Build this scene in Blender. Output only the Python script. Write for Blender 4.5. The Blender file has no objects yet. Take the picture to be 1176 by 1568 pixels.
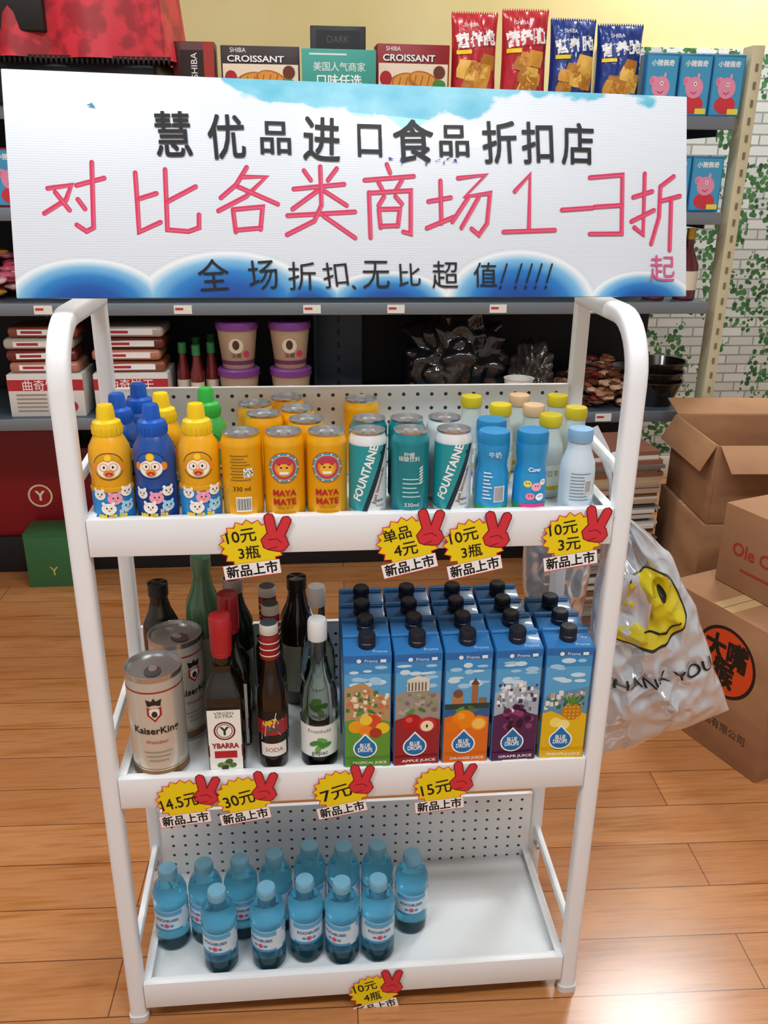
import bpy, bmesh, math, random
from mathutils import Vector, Matrix, noise
random.seed(7)
sc=bpy.context.scene
try:
    sc.view_settings.view_transform='Standard'; sc.view_settings.look='None'
except Exception: pass
# ---------------------------------------------------------------- materials
def lin(c):
    if isinstance(c,str):
        c=c.lstrip('#'); c=[int(c[i:i+2],16)/255 for i in (0,2,4)]
    return tuple((x/12.92 if x<=.04045 else ((x+.055)/1.055)**2.4) for x in c)+(1,)
MC={}
def M(col,rough=.5,metal=0,trans=0,ior=1.45,coat=0,alpha=1,emis=0,name=None):
    k=(col,rough,metal,trans,ior,coat,alpha,emis)
    if k in MC: return MC[k]
    m=bpy.data.materials.new(name or "mat_"+str(col).strip('#'));m.use_nodes=True
    b=m.node_tree.nodes["Principled BSDF"]
    b.inputs["Base Color"].default_value=lin(col);b.inputs["Roughness"].default_value=rough
    b.inputs["Metallic"].default_value=metal;b.inputs["Transmission Weight"].default_value=trans
    b.inputs["IOR"].default_value=ior;b.inputs["Coat Weight"].default_value=coat;b.inputs["Alpha"].default_value=alpha
    if emis:
        b.inputs["Emission Color"].default_value=lin(col);b.inputs["Emission Strength"].default_value=emis
    MC[k]=m;return m
class NT:
    def __init__(s,name,rough=.5):
        s.m=bpy.data.materials.new(name);s.m.use_nodes=True;s.t=s.m.node_tree;s.b=s.t.nodes["Principled BSDF"];s.b.inputs["Roughness"].default_value=rough
    def n(s,ty,**kw):
        x=s.t.nodes.new(ty)
        for k,v in kw.items(): setattr(x,k,v)
        return x
    def l(s,a,b): s.t.links.new(a,b)
    def math(s,op,a,b=None,c=None,clamp=False):
        x=s.n('ShaderNodeMath',operation=op,use_clamp=clamp)
        for i,v in enumerate((a,b,c)):
            if v is None: continue
            if isinstance(v,(int,float)): x.inputs[i].default_value=v
            else: s.l(v,x.inputs[i])
        return x.outputs[0]
    def obj(s):
        tc=s.n('ShaderNodeTexCoord');sp=s.n('ShaderNodeSeparateXYZ');s.l(tc.outputs['Object'],sp.inputs[0]);return tc.outputs['Object'],sp.outputs
    def mix(s,f,a,b,mode='MIX'):
        x=s.n('ShaderNodeMix',data_type='RGBA',blend_type=mode)
        for i,v in ((0,f),(6,a),(7,b)):
            if isinstance(v,(int,float)): x.inputs[i].default_value=v
            elif isinstance(v,(tuple,str)): x.inputs[i].default_value=lin(v) if isinstance(v,str) else v
            else: s.l(v,x.inputs[i])
        return x.outputs[2]
    def ramp(s,f,stops,interp='LINEAR'):
        x=s.n('ShaderNodeValToRGB');x.color_ramp.interpolation=interp
        e=x.color_ramp.elements
        while len(e)<len(stops): e.new(.5)
        for i,(p,c) in enumerate(stops): e[i].position=p;e[i].color=lin(c)
        s.l(f,x.inputs[0]);return x.outputs[0]
    def noise(s,vec,scale,detail=3,sc3=None):
        if sc3:
            mp=s.n('ShaderNodeMapping');mp.inputs['Scale'].default_value=sc3;s.l(vec,mp.inputs[0]);vec=mp.outputs[0]
        x=s.n('ShaderNodeTexNoise');x.inputs['Scale'].default_value=scale;x.inputs['Detail'].default_value=detail
        s.l(vec,x.inputs['Vector']);return x.outputs['Fac']
# ---------------------------------------------------------------- mesh builder
TC={}
def textmesh(s,bold=0.0):
    k=(s,bold)
    if k in TC: return TC[k]
    cu=bpy.data.curves.new("t",'FONT');cu.body=s;cu.size=1;cu.align_x='CENTER';cu.resolution_u=3;cu.offset=bold;cu.space_line=.8
    ob=bpy.data.objects.new("t",cu);bpy.context.collection.objects.link(ob)
    dg=bpy.context.evaluated_depsgraph_get();dg.update()
    me=ob.evaluated_get(dg).to_mesh()
    vs=[(v.co.x,v.co.y) for v in me.vertices];fs=[tuple(p.vertices) for p in me.polygons]
    ob.evaluated_get(dg).to_mesh_clear()
    bpy.data.objects.remove(ob);bpy.data.curves.remove(cu)
    if vs:
        x0=min(v[0] for v in vs);x1=max(v[0] for v in vs);y0=min(v[1] for v in vs);y1=max(v[1] for v in vs)
        vs=[(x-(x0+x1)/2,y-(y0+y1)/2) for x,y in vs];d=(x1-x0,y1-y0)
    else: d=(1,1)
    TC[k]=(vs,fs,d);return TC[k]
def flat(y0,x0=0,z0=0):
    return lambda u,v,h:(x0+u,y0-h,z0+v)
def cyl(R):
    rf=R if callable(R) else (lambda v:R)
    def m(u,v,h):
        r=rf(v);a=u/max(r,.001);return ((r+h)*math.sin(a),-(r+h)*math.cos(a),v)
    return m
class MB:
    def __init__(s,dh=.00008): s.v=[];s.f=[];s.m=[];s.mats=[];s.h=.0002;s.dh=dh
    def mi(s,mat):
        if mat not in s.mats: s.mats.append(mat)
        return s.mats.index(mat)
    def raw(s,vs,fs,mat,xf=None):
        o=len(s.v);i=s.mi(mat)
        for v in vs:
            v=Vector(v)
            if xf is not None: v=xf@v
            s.v.append(tuple(v))
        for f in fs: s.f.append(tuple(a+o for a in f));s.m.append(i)
    def box(s,c,d,mat,bev=0,xf=None,seg=2):
        bm=bmesh.new();bmesh.ops.create_cube(bm,size=1)
        for v in bm.verts: v.co=Vector((v.co.x*d[0]+c[0],v.co.y*d[1]+c[1],v.co.z*d[2]+c[2]))
        if bev>0: bmesh.ops.bevel(bm,geom=bm.edges[:],offset=bev,segments=seg,affect='EDGES',profile=.5)
        bm.verts.ensure_lookup_table();bm.verts.index_update()
        s.raw([v.co.copy() for v in bm.verts],[[v.index for v in f.verts] for f in bm.faces],mat,xf);bm.free()
    def lathe(s,prof,mats,seg=36,c=(0,0,0),n=2,xf=None):
        k=len(prof);vs=[]
        for r,z in prof:
            for j in range(seg):
                a=2*math.pi*(j+.5)/seg;ca,sa=math.cos(a),math.sin(a)
                if n!=2:
                    ca=math.copysign(abs(ca)**(2/n),ca);sa=math.copysign(abs(sa)**(2/n),sa)
                vs.append((c[0]+r*ca,c[1]+r*sa,c[2]+z))
        for i in range(k-1):
            mat=mats[i] if isinstance(mats,(list,tuple)) else mats
            fs=[]
            for j in range(seg):
                a=i*seg+j;b=i*seg+(j+1)%seg
                fs.append((a,b,b+seg,a+seg))
            if i==0: s.raw(vs,[],mat,xf);base=len(s.v)-len(vs)
            mi=s.mi(mat)
            for f in fs: s.f.append(tuple(q+base for q in f));s.m.append(mi)
        mi0=s.mi(mats[0] if isinstance(mats,(list,tuple)) else mats);mi1=s.mi(mats[-1] if isinstance(mats,(list,tuple)) else mats)
        if prof[0][0]>1e-5: s.f.append(tuple(base+j for j in reversed(range(seg))));s.m.append(mi0)
        if prof[-1][0]>1e-5: s.f.append(tuple(base+(k-1)*seg+j for j in range(seg)));s.m.append(mi1)
    def sweep(s,path,a,b,mat,side=(1,0,0),n=2,seg=16,taper=None):
        path=[Vector(p) for p in path];vs=[];N=len(path)
        for i,p in enumerate(path):
            t=(path[min(i+1,N-1)]-path[max(i-1,0)]).normalized()
            sd=Vector(side);sd=(sd-t*sd.dot(t))
            if sd.length<1e-4: sd=Vector((0,1,0))-t*t.y
            sd.normalize();nn=t.cross(sd);tp=taper[i] if taper else 1
            for j in range(seg):
                an=2*math.pi*(j+.5)/seg;ca,sa=math.cos(an),math.sin(an)
                if n!=2: ca=math.copysign(abs(ca)**(2/n),ca);sa=math.copysign(abs(sa)**(2/n),sa)
                vs.append(p+sd*(a*ca*tp)+nn*(b*sa*tp))
        fs=[]
        for i in range(N-1):
            for j in range(seg):
                q=i*seg+j;r=i*seg+(j+1)%seg;fs.append((q,r,r+seg,q+seg))
        fs.append(tuple(reversed(range(seg))));fs.append(tuple((N-1)*seg+j for j in range(seg)))
        s.raw(vs,fs,mat)
    # ---- decals
    def nh(s): s.h+=s.dh;return s.h
    def rect(s,mp,u0,v0,u1,v1,mat,nu=1,nv=1,rot=0,h=None):
        h=h or s.nh();cu,cv=(u0+u1)/2,(v0+v1)/2;vs=[];c,sn=math.cos(rot),math.sin(rot)
        for j in range(nv+1):
            for i in range(nu+1):
                u=u0+(u1-u0)*i/nu-cu;v=v0+(v1-v0)*j/nv-cv
                vs.append(mp(cu+u*c-v*sn,cv+u*sn+v*c,h))
        s.raw(vs,[(j*(nu+1)+i,j*(nu+1)+i+1,(j+1)*(nu+1)+i+1,(j+1)*(nu+1)+i) for j in range(nv) for i in range(nu)],mat)
    def fill(s,mp,pts,mat,rings=2,ctr=None,h=None):
        h=h or s.nh();n=len(pts)
        cx,cy=ctr or (sum(p[0] for p in pts)/n,sum(p[1] for p in pts)/n)
        vs=[mp(cx,cy,h)];fs=[]
        for r in range(1,rings+1):
            t=r/rings
            for p in pts: vs.append(mp(cx+(p[0]-cx)*t,cy+(p[1]-cy)*t,h))
        for i in range(n):
            j=(i+1)%n;fs.append((0,1+i,1+j))
            for r in range(rings-1):
                a=1+r*n;b=a+n;fs.append((a+i,b+i,b+j,a+j))
        s.raw(vs,fs,mat)
    def ell(s,mp,cu,cv,a,b,mat,rot=0,n=24,rings=2,a0=0,a1=2*math.pi,h=None):
        c,sn=math.cos(rot),math.sin(rot);pts=[]
        full=abs(a1-a0)>6.2;k=n if full else n+1
        for i in range(k):
            t=a0+(a1-a0)*i/n;x=a*math.cos(t);y=b*math.sin(t);pts.append((cu+x*c-y*sn,cv+x*sn+y*c))
        s.fill(mp,pts,mat,rings,h=h)
    def stroke(s,mp,pts,w,mat,h=None):
        h=h or s.nh();L=[];R=[];n=len(pts)
        P=[Vector((p[0],p[1])) for p in pts]
        d0=(P[1]-P[0]).normalized();d1=(P[-1]-P[-2]).normalized()
        for i in range(n):
            if i==0:d=d0;k=1
            elif i==n-1:d=d1;k=1
            else:
                da=(P[i]-P[i-1]).normalized();db=(P[i+1]-P[i]).normalized();d=da+db
                if d.length<.3: d=db
                d.normalize();k=1/max(.6,d.dot(db))
            nn=Vector((-d.y,d.x))*w/2*k;L.append(P[i]+nn);R.append(P[i]-nn)
        cap0=[P[0]-(d0*math.sin(t)*w/2)+Vector((-d0.y,d0.x))*math.cos(t)*w/2 for t in (.6,1.57,2.54)]
        cap1=[P[-1]+(d1*math.sin(t)*w/2)-Vector((-d1.y,d1.x))*math.cos(t)*w/2 for t in (.6,1.57,2.54)]
        vs=[];fs=[]
        for a,b in zip(L,R): vs+= [mp(a.x,a.y,h),mp(b.x,b.y,h)]
        for i in range(n-1): fs.append((2*i+1,2*i+3,2*i+2,2*i))
        o=len(vs);vs+=[mp(q.x,q.y,h) for q in cap0];fs.append((0,o,o+1,o+2,1))
        o=len(vs);vs+=[mp(q.x,q.y,h) for q in cap1];fs.append((2*n-1,o,o+1,o+2,2*n-2))
        s.raw(vs,fs,mat)
    def text(s,mp,st,cu,cv,mat,w=None,hh=None,rot=0,bold=0,ml=None,h=None):
        cjk=any(ord(c)>0x2E80 for c in st)
        vs,fs,d=textmesh(st,0 if cjk else bold)
        if w and hh: sx,sy=w/d[0],hh/d[1]
        elif w: sx=sy=w/d[0]
        else: sx=sy=hh/d[1]
        h=h or s.nh();c,sn=math.cos(rot),math.sin(rot)
        offs=[(0,0)]
        if cjk and bold:
            q=bold*.8;offs=[(q,q),(-q,q),(q,-q),(-q,-q),(0,0)]
        for oi,(ox,oy) in enumerate(offs):
            hq=h+oi*2e-6
            p=[(cu+(x+ox)*sx*c-(y+oy)*sy*sn,cv+(x+ox)*sx*sn+(y+oy)*sy*c) for x,y in vs]
            if ml is None:
                s.raw([mp(x,y,hq) for x,y in p],fs,mat);continue
            ov=[];of=[]
            def sp(a,b,c3,dep):
                e=[(math.dist(a,b),0),(math.dist(b,c3),1),(math.dist(c3,a),2)];mx=max(e)
                if mx[0]<ml or dep>6:
                    o=len(ov);ov.extend([a,b,c3]);of.append((o,o+1,o+2));return
                if mx[1]==0: m2=((a[0]+b[0])/2,(a[1]+b[1])/2);sp(a,m2,c3,dep+1);sp(m2,b,c3,dep+1)
                elif mx[1]==1: m2=((b[0]+c3[0])/2,(b[1]+c3[1])/2);sp(a,b,m2,dep+1);sp(a,m2,c3,dep+1)
                else: m2=((a[0]+c3[0])/2,(a[1]+c3[1])/2);sp(a,b,m2,dep+1);sp(m2,b,c3,dep+1)
            for f in fs:
                for i in range(1,len(f)-1): sp(p[f[0]],p[f[i]],p[f[i+1]],0)
            s.raw([mp(x,y,hq) for x,y in ov],of,mat)
    def mesh(s,name,ang=35,smooth=True):
        me=bpy.data.meshes.new(name);me.from_pydata(s.v,[],s.f)
        for m in s.mats: me.materials.append(m)
        me.polygons.foreach_set("material_index",s.m)
        me.polygons.foreach_set("use_smooth",[smooth]*len(s.f));me.update()
        if smooth:
            try: me.set_sharp_from_angle(angle=math.radians(ang))
            except Exception: pass
        return me
def put(me,name,loc=(0,0,0),rz=0,mw=None,parent=None):
    o=bpy.data.objects.new(name,me);bpy.context.collection.objects.link(o)
    if mw is not None: o.matrix_world=mw
    else: o.location=loc;o.rotation_euler=(0,0,rz)
    if parent: o.parent=parent
    return o
def grid_surface(mb,fn,nu,nv,mat):
    vs=[fn(i/nu,j/nv) for j in range(nv+1) for i in range(nu+1)]
    mb.raw(vs,[(j*(nu+1)+i,j*(nu+1)+i+1,(j+1)*(nu+1)+i+1,(j+1)*(nu+1)+i) for j in range(nv) for i in range(nu)],mat)
# common mats
WHITE=M('#eff1f3',.35,name='white_powder_coat');ALU=M('#c9cbce',.25,.9);BLACK=M('#101012',.4);INK=M('#0c0c10',.45)
RED=M('#d3202c',.4);YEL=M('#f7d51e',.4);WH=M('#f6f6f4',.45);BLUE=M('#1c5fb4',.4);CARD=M('#a9784c',.75)
# ================================================================= ROOM
X0,X1,Y0,Y1,H=-3.2,3.4,-3.0,2.6,2.9
def wall(name,pts,mat):
    me=bpy.data.meshes.new(name);me.from_pydata(pts,[],[(0,1,2,3)]);me.materials.append(mat);me.update();return put(me,name)
f=NT('floor_laminate',.3);vec,xyz=f.obj()
mp=f.n('ShaderNodeMapping');f.l(vec,mp.inputs[0]);mp.inputs['Rotation'].default_value=(0,0,.03)
br=f.n('ShaderNodeTexBrick');br.offset=.37;br.inputs['Scale'].default_value=1;br.inputs['Brick Width'].default_value=1.1;br.inputs['Row Height'].default_value=.115
br.inputs['Mortar Size'].default_value=.0012;br.inputs['Mortar Smooth'].default_value=.2
br.inputs['Color1'].default_value=(0,0,0,1);br.inputs['Color2'].default_value=(1,1,1,1);br.inputs['Mortar'].default_value=(.5,.5,.5,1)
f.l(mp.outputs[0],br.inputs['Vector'])
n1=f.noise(vec,2.2,6,(1.2,9,1));n2=f.noise(vec,9,5,(.8,14,1))
g=f.math('ADD',f.math('MULTIPLY',n1,.6),f.math('MULTIPLY',n2,.45))
woodc=f.ramp(g,[(.34,'#985c2e'),(.46,'#b87a46'),(.58,'#c48858'),(.72,'#a46a3a')])
var=f.mix(f.math('MULTIPLY',br.outputs['Color'],.38),woodc,'#925226')
colr=f.mix(f.math('MULTIPLY',br.outputs['Fac'],.8),var,'#4a240e')
f.l(colr,f.b.inputs['Base Color']);f.b.inputs['Roughness'].default_value=.22
wall('floor',[(X0,Y0,0),(X1,Y0,0),(X1,Y1,0),(X0,Y1,0)],f.m)
cream=NT('wall_cream_paint',.8);v,_=cream.obj();cream.l(cream.ramp(cream.noise(v,3,3),[(.3,'#e6d291'),(.7,'#efdda2')]),cream.b.inputs['Base Color'])
wb=wall('wall_back',[(X0,Y1,0),(X1,Y1,0),(X1,Y1,H),(X0,Y1,H)],cream.m)
PAINT=M('#e2e5e6',.85)
wall('wall_front',[(X0,Y0,0),(X1,Y0,0),(X1,Y0,H),(X0,Y0,H)],PAINT)
wall('wall_left',[(X0,Y0,0),(X0,Y1,0),(X0,Y1,H),(X0,Y0,H)],PAINT)
wall('wall_right',[(X1,Y0,0),(X1,Y1,0),(X1,Y1,H),(X1,Y0,H)],PAINT)
wall('ceiling',[(X0,Y0,H),(X1,Y0,H),(X1,Y1,H),(X0,Y1,H)],M('#eeeeee',.9))
b=MB();b.box(((X0+X1)/2,Y1-.008,.05),(X1-X0-.02,.016,.1),M('#d8d3c4',.5),.003);put(b.mesh('baseboard_back'),'baseboard_back')
# ivy brick wallpaper panel
w=NT('ivy_brick_wallpaper',.75);vec,xyz=w.obj()
cb=w.n('ShaderNodeCombineXYZ');w.l(xyz[0],cb.inputs[0]);w.l(xyz[2],cb.inputs[1])
br=w.n('ShaderNodeTexBrick');br.inputs['Scale'].default_value=1;br.inputs['Brick Width'].default_value=.11;br.inputs['Row Height'].default_value=.04;br.inputs['Mortar Size'].default_value=.0035
br.inputs['Color1'].default_value=lin('#d4d6d2');br.inputs['Color2'].default_value=lin('#bcc0ba');br.inputs['Mortar'].default_value=lin('#8f938d')
w.l(cb.outputs[0],br.inputs['Vector'])
nz=w.noise(vec,5.5,4,(1.3,1,.8));vo=w.n('ShaderNodeTexVoronoi');vo.inputs['Scale'].default_value=44;w.l(vec,vo.inputs['Vector'])
mask=w.math('MULTIPLY',w.math('GREATER_THAN',nz,.475),w.math('LESS_THAN',vo.outputs['Distance'],.5))
green=w.ramp(w.noise(vec,30,2),[(.3,'#1d4522'),(.7,'#4a8246')])
w.l(w.mix(mask,br.outputs['Color'],green),w.b.inputs['Base Color'])
b=MB();b.box((2.22,Y1-.006,.92),(2.3,.01,1.64),w.m);put(b.mesh('wallpaper'),'ivy_wallpaper_panel')
# ================================================================= RACK
Z=[.8766,.478,.0805];FL=.012;HL=.0513;DY=.256;XP=.355
peg=NT('pegboard_white',.4);vec,xyz=peg.obj()
def fr(c,s,o): return peg.math('SUBTRACT',peg.math('FRACT',peg.math('ADD',peg.math('DIVIDE',c,s),o)),.5)
dx=fr(xyz[0],.0215,.5);dz=fr(xyz[2],.0215,.2)
d=peg.math('SQRT',peg.math('ADD',peg.math('POWER',dx,2),peg.math('POWER',dz,2)))
hole=peg.math('LESS_THAN',d,.13)
peg.l(peg.mix(hole,'#eceff0','#303338'),peg.b.inputs['Base Color'])
rack=bpy.data.objects.new('display_rack',None);bpy.context.collection.objects.link(rack)
b=MB();ZT=1.118
for sx in (-1,1):
    x=sx*XP
    path=[(x,.012,0),(x,.012,.3),(x,.012,.7),(x,.012,1.04)]
    for i in range(1,9):
        t=i/8*math.pi/2;path.append((x,.012+.075*(1-math.cos(t)),1.043+.075*math.sin(t)))
    path+=[(x,.15,ZT),(x,DY,ZT)]
    b.sweep(path,.0135,.0125,WHITE,n=3.5,seg=20)
    b.sweep([(x,DY,0),(x,DY,.5),(x,DY,ZT+.005)],.0115,.0115,WHITE,n=4,seg=16)
    b.sweep([(x,.012,.0),(x,.012,.012)],.0155,.0145,M('#dadada',.5),n=3.5,seg=16)
    b.sweep([(x,DY,.0),(x,DY,.012)],.0135,.0135,M('#dadada',.5),n=3.5,seg=16)
    for z in Z: 
        b.sweep([(x,.02,z+.04),(x,DY-.01,z+.052)],.006,.008,WHITE,n=3,seg=10)
        b.sweep([(x,DY-.012,z+.02),(x,DY-.03,z+.02)],.004,.004,ALU,seg=8)
put(b.mesh('frame'),'frame',parent=rack)
TR=M('#dfe4e5',.3)
for i,z in enumerate(Z):
    b=MB();L=.3415;fl=z-FL
    b.box((0,.002,z-HL/2),(2*L,.004,HL),WHITE,.0012)
    b.box((0,.008,z-.0015),(2*L,.012,.003),WHITE,.001)
    b.box((0,DY/2,fl-.002),(2*L,DY-.004,.004),TR)
    for sx in (-1,1): 
        b.box((sx*L,DY/2,z-.016),(.003,DY-.02,.034),WHITE,.001)
        b.box((sx*(L-.005),DY/2,z+.001),(.013,DY-.02,.003),WHITE,.001)
    b.box((0,DY-.004,z-.02),(2*L,.004,.04),WHITE,.001)
    put(b.mesh('tray_%d'%(i+1)),'tray_%d'%(i+1),parent=rack)
    b=MB();zt=[.987,.589,.213][i]
    b.box((0,DY-.009,(zt+fl)/2),(2*L,.003,zt-fl),peg.m,.0008)
    b.box((0,DY-.007,zt-.002),(2*L,.008,.005),WHITE,.001)
    put(b.mesh('pegboard_%d'%(i+1)),'pegboard_%d'%(i+1),parent=rack)
# ================================================================= SIGN
sw,sh,sx_,sy_,syaw,stilt,sroll=.861,.261,.028,.083,.099,.279,-.012
Xa=Vector((math.cos(syaw),math.sin(syaw),0));Na=Vector((-math.sin(syaw),math.cos(syaw),0));Ya=Vector((0,0,1))*math.cos(stilt)+Na*math.sin(stilt)
X2=Xa*math.cos(sroll)+Ya*math.sin(sroll);Y2=-Xa*math.sin(sroll)+Ya*math.cos(sroll);N2=Y2.cross(X2)
SM=Matrix(((X2.x,N2.x,Y2.x,sx_),(X2.y,N2.y,Y2.y,sy_),(X2.z,N2.z,Y2.z,1.14),(0,0,0,1)))
def sp(px,py):
    u,v=.5,.5
    for _ in range(6):
        xl=2+23*v;xr=1053-2*v;u=(px-xl)/(xr-xl);yt=104+44*u;yb=457-4*u;v=(py-yt)/(yb-yt)
    return ((u-.5)*sw,(1-v)*sh)
g=NT('sign_print',.38);vec,xyz=g.obj();g.b.inputs['Coat Weight'].default_value=.25
hm=[]
for cx_,top,half in ((122,392,118),(322,380,140),(770,378,130),(560,412,105),(975,412,98),(438,420,60)):
    c0=sp(cx_,470);t0=sp(cx_,top);a=sw*half/1030;bb=t0[1]-c0[1]
    hm.append(g.math('SQRT',g.math('ADD',g.math('POWER',g.math('DIVIDE',g.math('SUBTRACT',xyz[0],c0[0]),a),2),g.math('POWER',g.math('DIVIDE',g.math('SUBTRACT',xyz[2],c0[1]),bb),2))))
mn=hm[0]
for q in hm[1:]: mn=g.math('MINIMUM',mn,q)
wave=g.ramp(mn,[(.0,'#06398c'),(.4,'#0c56ac'),(.62,'#2380cb'),(.8,'#7fc0e6'),(.93,'#f4fafc'),(1.0,'#cfdbe6')])
groove=g.math('MULTIPLY',g.math('ADD',g.math('SINE',g.math('MULTIPLY',xyz[2],2200)),1),.5)
base=g.mix(groove,'#e6ecf3','#d3dce6')
inw=g.math('LESS_THAN',mn,1.0)
c1=g.mix(inw,base,wave)
nz=g.noise(vec,13,4,(1,1,1.6))
ub=g.math('SUBTRACT',1,g.math('ABSOLUTE',g.math('DIVIDE',g.math('ADD',xyz[0],-.01),.19)),clamp=True)
ub2=g.math('MINIMUM',g.math('MULTIPLY',g.math('ADD',xyz[0],.17),.6),.011)
thick=g.math('ADD',g.math('MULTIPLY',g.math('POWER',ub,.5),.034),ub2)
edge=g.math('ADD',g.math('SUBTRACT',g.math('SUBTRACT',xyz[2],sh),g.math('MULTIPLY',g.math('SUBTRACT',nz,.5),.10)),thick)
cm=g.math('MULTIPLY',g.math('MULTIPLY',edge,180,clamp=True),g.math('GREATER_THAN',xyz[2],.19))
skyc=g.ramp(nz,[(.35,'#4fb0cc'),(.6,'#86cbdf')])
c2=g.mix(cm,c1,skyc);g.l(c2,g.b.inputs['Base Color'])
b=MB(.000012);b.box((0,.003,sh/2),(sw,.005,sh),g.m,.0012)
b.box((0,.0062,sh/2),(sw-.004,.001,sh-.004),M('#e8e6e0',.7))
fm=flat(.0004);PINK=M('#cf2f58',.45);PK2=M('#da5578',.45)
S=[]
S+=[[(66,286),(98,281),(91,303),(62,325)],[(76,292),(96,320)],[(105,281),(143,270)],[(126,246),(129,347),(119,352),(106,342)],[(107,303),(117,318)]]
S+=[[(186,262),(190,322),(192,353),(222,338)],[(192,302),(216,293)],[(228,257),(232,350),(262,352),(277,346),(277,326)],[(272,283),(232,306)]]
S+=[[(346,253),(330,280),(308,300)],[(338,268),(374,268),(345,298),(305,320)],[(333,283),(392,310)],[(326,318),(330,353)],[(327,318),(369,314),(366,349)],[(330,350),(367,347)]]
S+=[[(430,258),(441,273)],[(480,255),(466,273)],[(415,287),(491,279)],[(455,252),(457,312)],[(450,290),(413,318)],[(462,290),(495,312)],[(406,328),(508,322)],[(456,314),(446,336),(405,357)],[(460,328),(508,362)]]
S+=[[(556,249),(562,262)],[(522,273),(599,267)],[(544,276),(550,288)],[(580,273),(571,288)],[(529,292),(532,362)],[(529,293),(594,289),(594,356),(582,353)],[(552,298),(544,312)],[(570,298),(580,310)],[(544,318),(547,346)],[(544,318),(577,317),(574,344)],[(547,344),(574,343)]]
S+=[[(621,306),(657,300)],[(640,274),(642,340)],[(619,347),(662,330)],[(668,270),(713,265),(680,298),(720,293),(715,340),(702,358),(690,348)],[(684,301),(659,337)],[(701,300),(674,347)]]
S+=[[(760,291),(785,265),(783,352)],[(741,353),(826,350)],[(837,319),(889,316)]]
S+=[[(884,270),(940,266),(938,356),(884,356)],[(892,315),(938,312)]]
S+=[[(958,300),(991,291)],[(978,264),(975,357),(960,346)],[(955,337),(994,320)],[(1029,268),(1005,284),(1003,330),(989,372)],[(1005,306),(1039,298)],[(1024,302),(1021,382)]]
rr=random.Random(3)
for st in S:
    j=lambda:rr.uniform(-.0003,.0003)
    P=[sp(*p) for p in st];b.stroke(fm,[(p[0]+j(),p[1]+j()) for p in P],.0056,PINK)
    b.stroke(fm,[(p[0]+.0009+j(),p[1]-.0007+j()) for p in P],.0018,PK2)
BR=M('#0d0d12',.4)
for ch,x,y,s_,r in (('慧',240,203,50,.03),('优',316,207,52,.05),('品',388,209,44,0),('进',457,211,54,-.04),('口',530,213,36,0),('食',598,214,62,.03),('品',662,214,46,.02),('折',735,216,54,.05),('扣',797,217,50,.03),('店',864,219,52,0)):
    p=sp(x,y);k=sw/1040;b.text(fm,ch,p[0],p[1],BR,w=(s_*k*1.0),hh=(62 if s_>46 else 46)*k,rot=r,bold=.017)
for ch,x,y,s_,r in (('全',298,420,48,.05),('场',370,420,46,.08),('折',428,422,44,0),('扣',478,420,40,.1),('无',540,420,44,0),('比',592,420,36,.03),('超',648,420,44,0),('值',712,420,40,0)):
    p=sp(x,y);k=sw/1040;b.text(fm,ch,p[0],p[1],BR,w=s_*k*.95,hh=s_*k*.95,rot=r)
for x in (742,766,783,799,816):
    b.stroke(fm,[sp(x+5,403),sp(x-4,432)],.0022,BR);b.stroke(fm,[sp(x-5,438),sp(x-6,441)],.0026,BR)
b.stroke(fm,[sp(505,438),sp(508,441)],.003,BR)
p=sp(1008,410);b.text(fm,'起',p[0],p[1],M('#c9507e',.5),w=.036)
for i in range(16):
    x=rr.uniform(560,665);p=sp(x,rr.uniform(238,250));b.fill(fm,[(p[0]+rr.uniform(-.004,.004),p[1]+rr.uniform(-.003,.003)) for _ in range(3)],M('#1b3f9a',.5),1)
b.fill(fm,[sp(118,160),sp(126,156),sp(131,163)],M('#2e9bc4',.5),1)
put(b.mesh('discount_sign'),'discount_sign',mw=SM)
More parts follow.
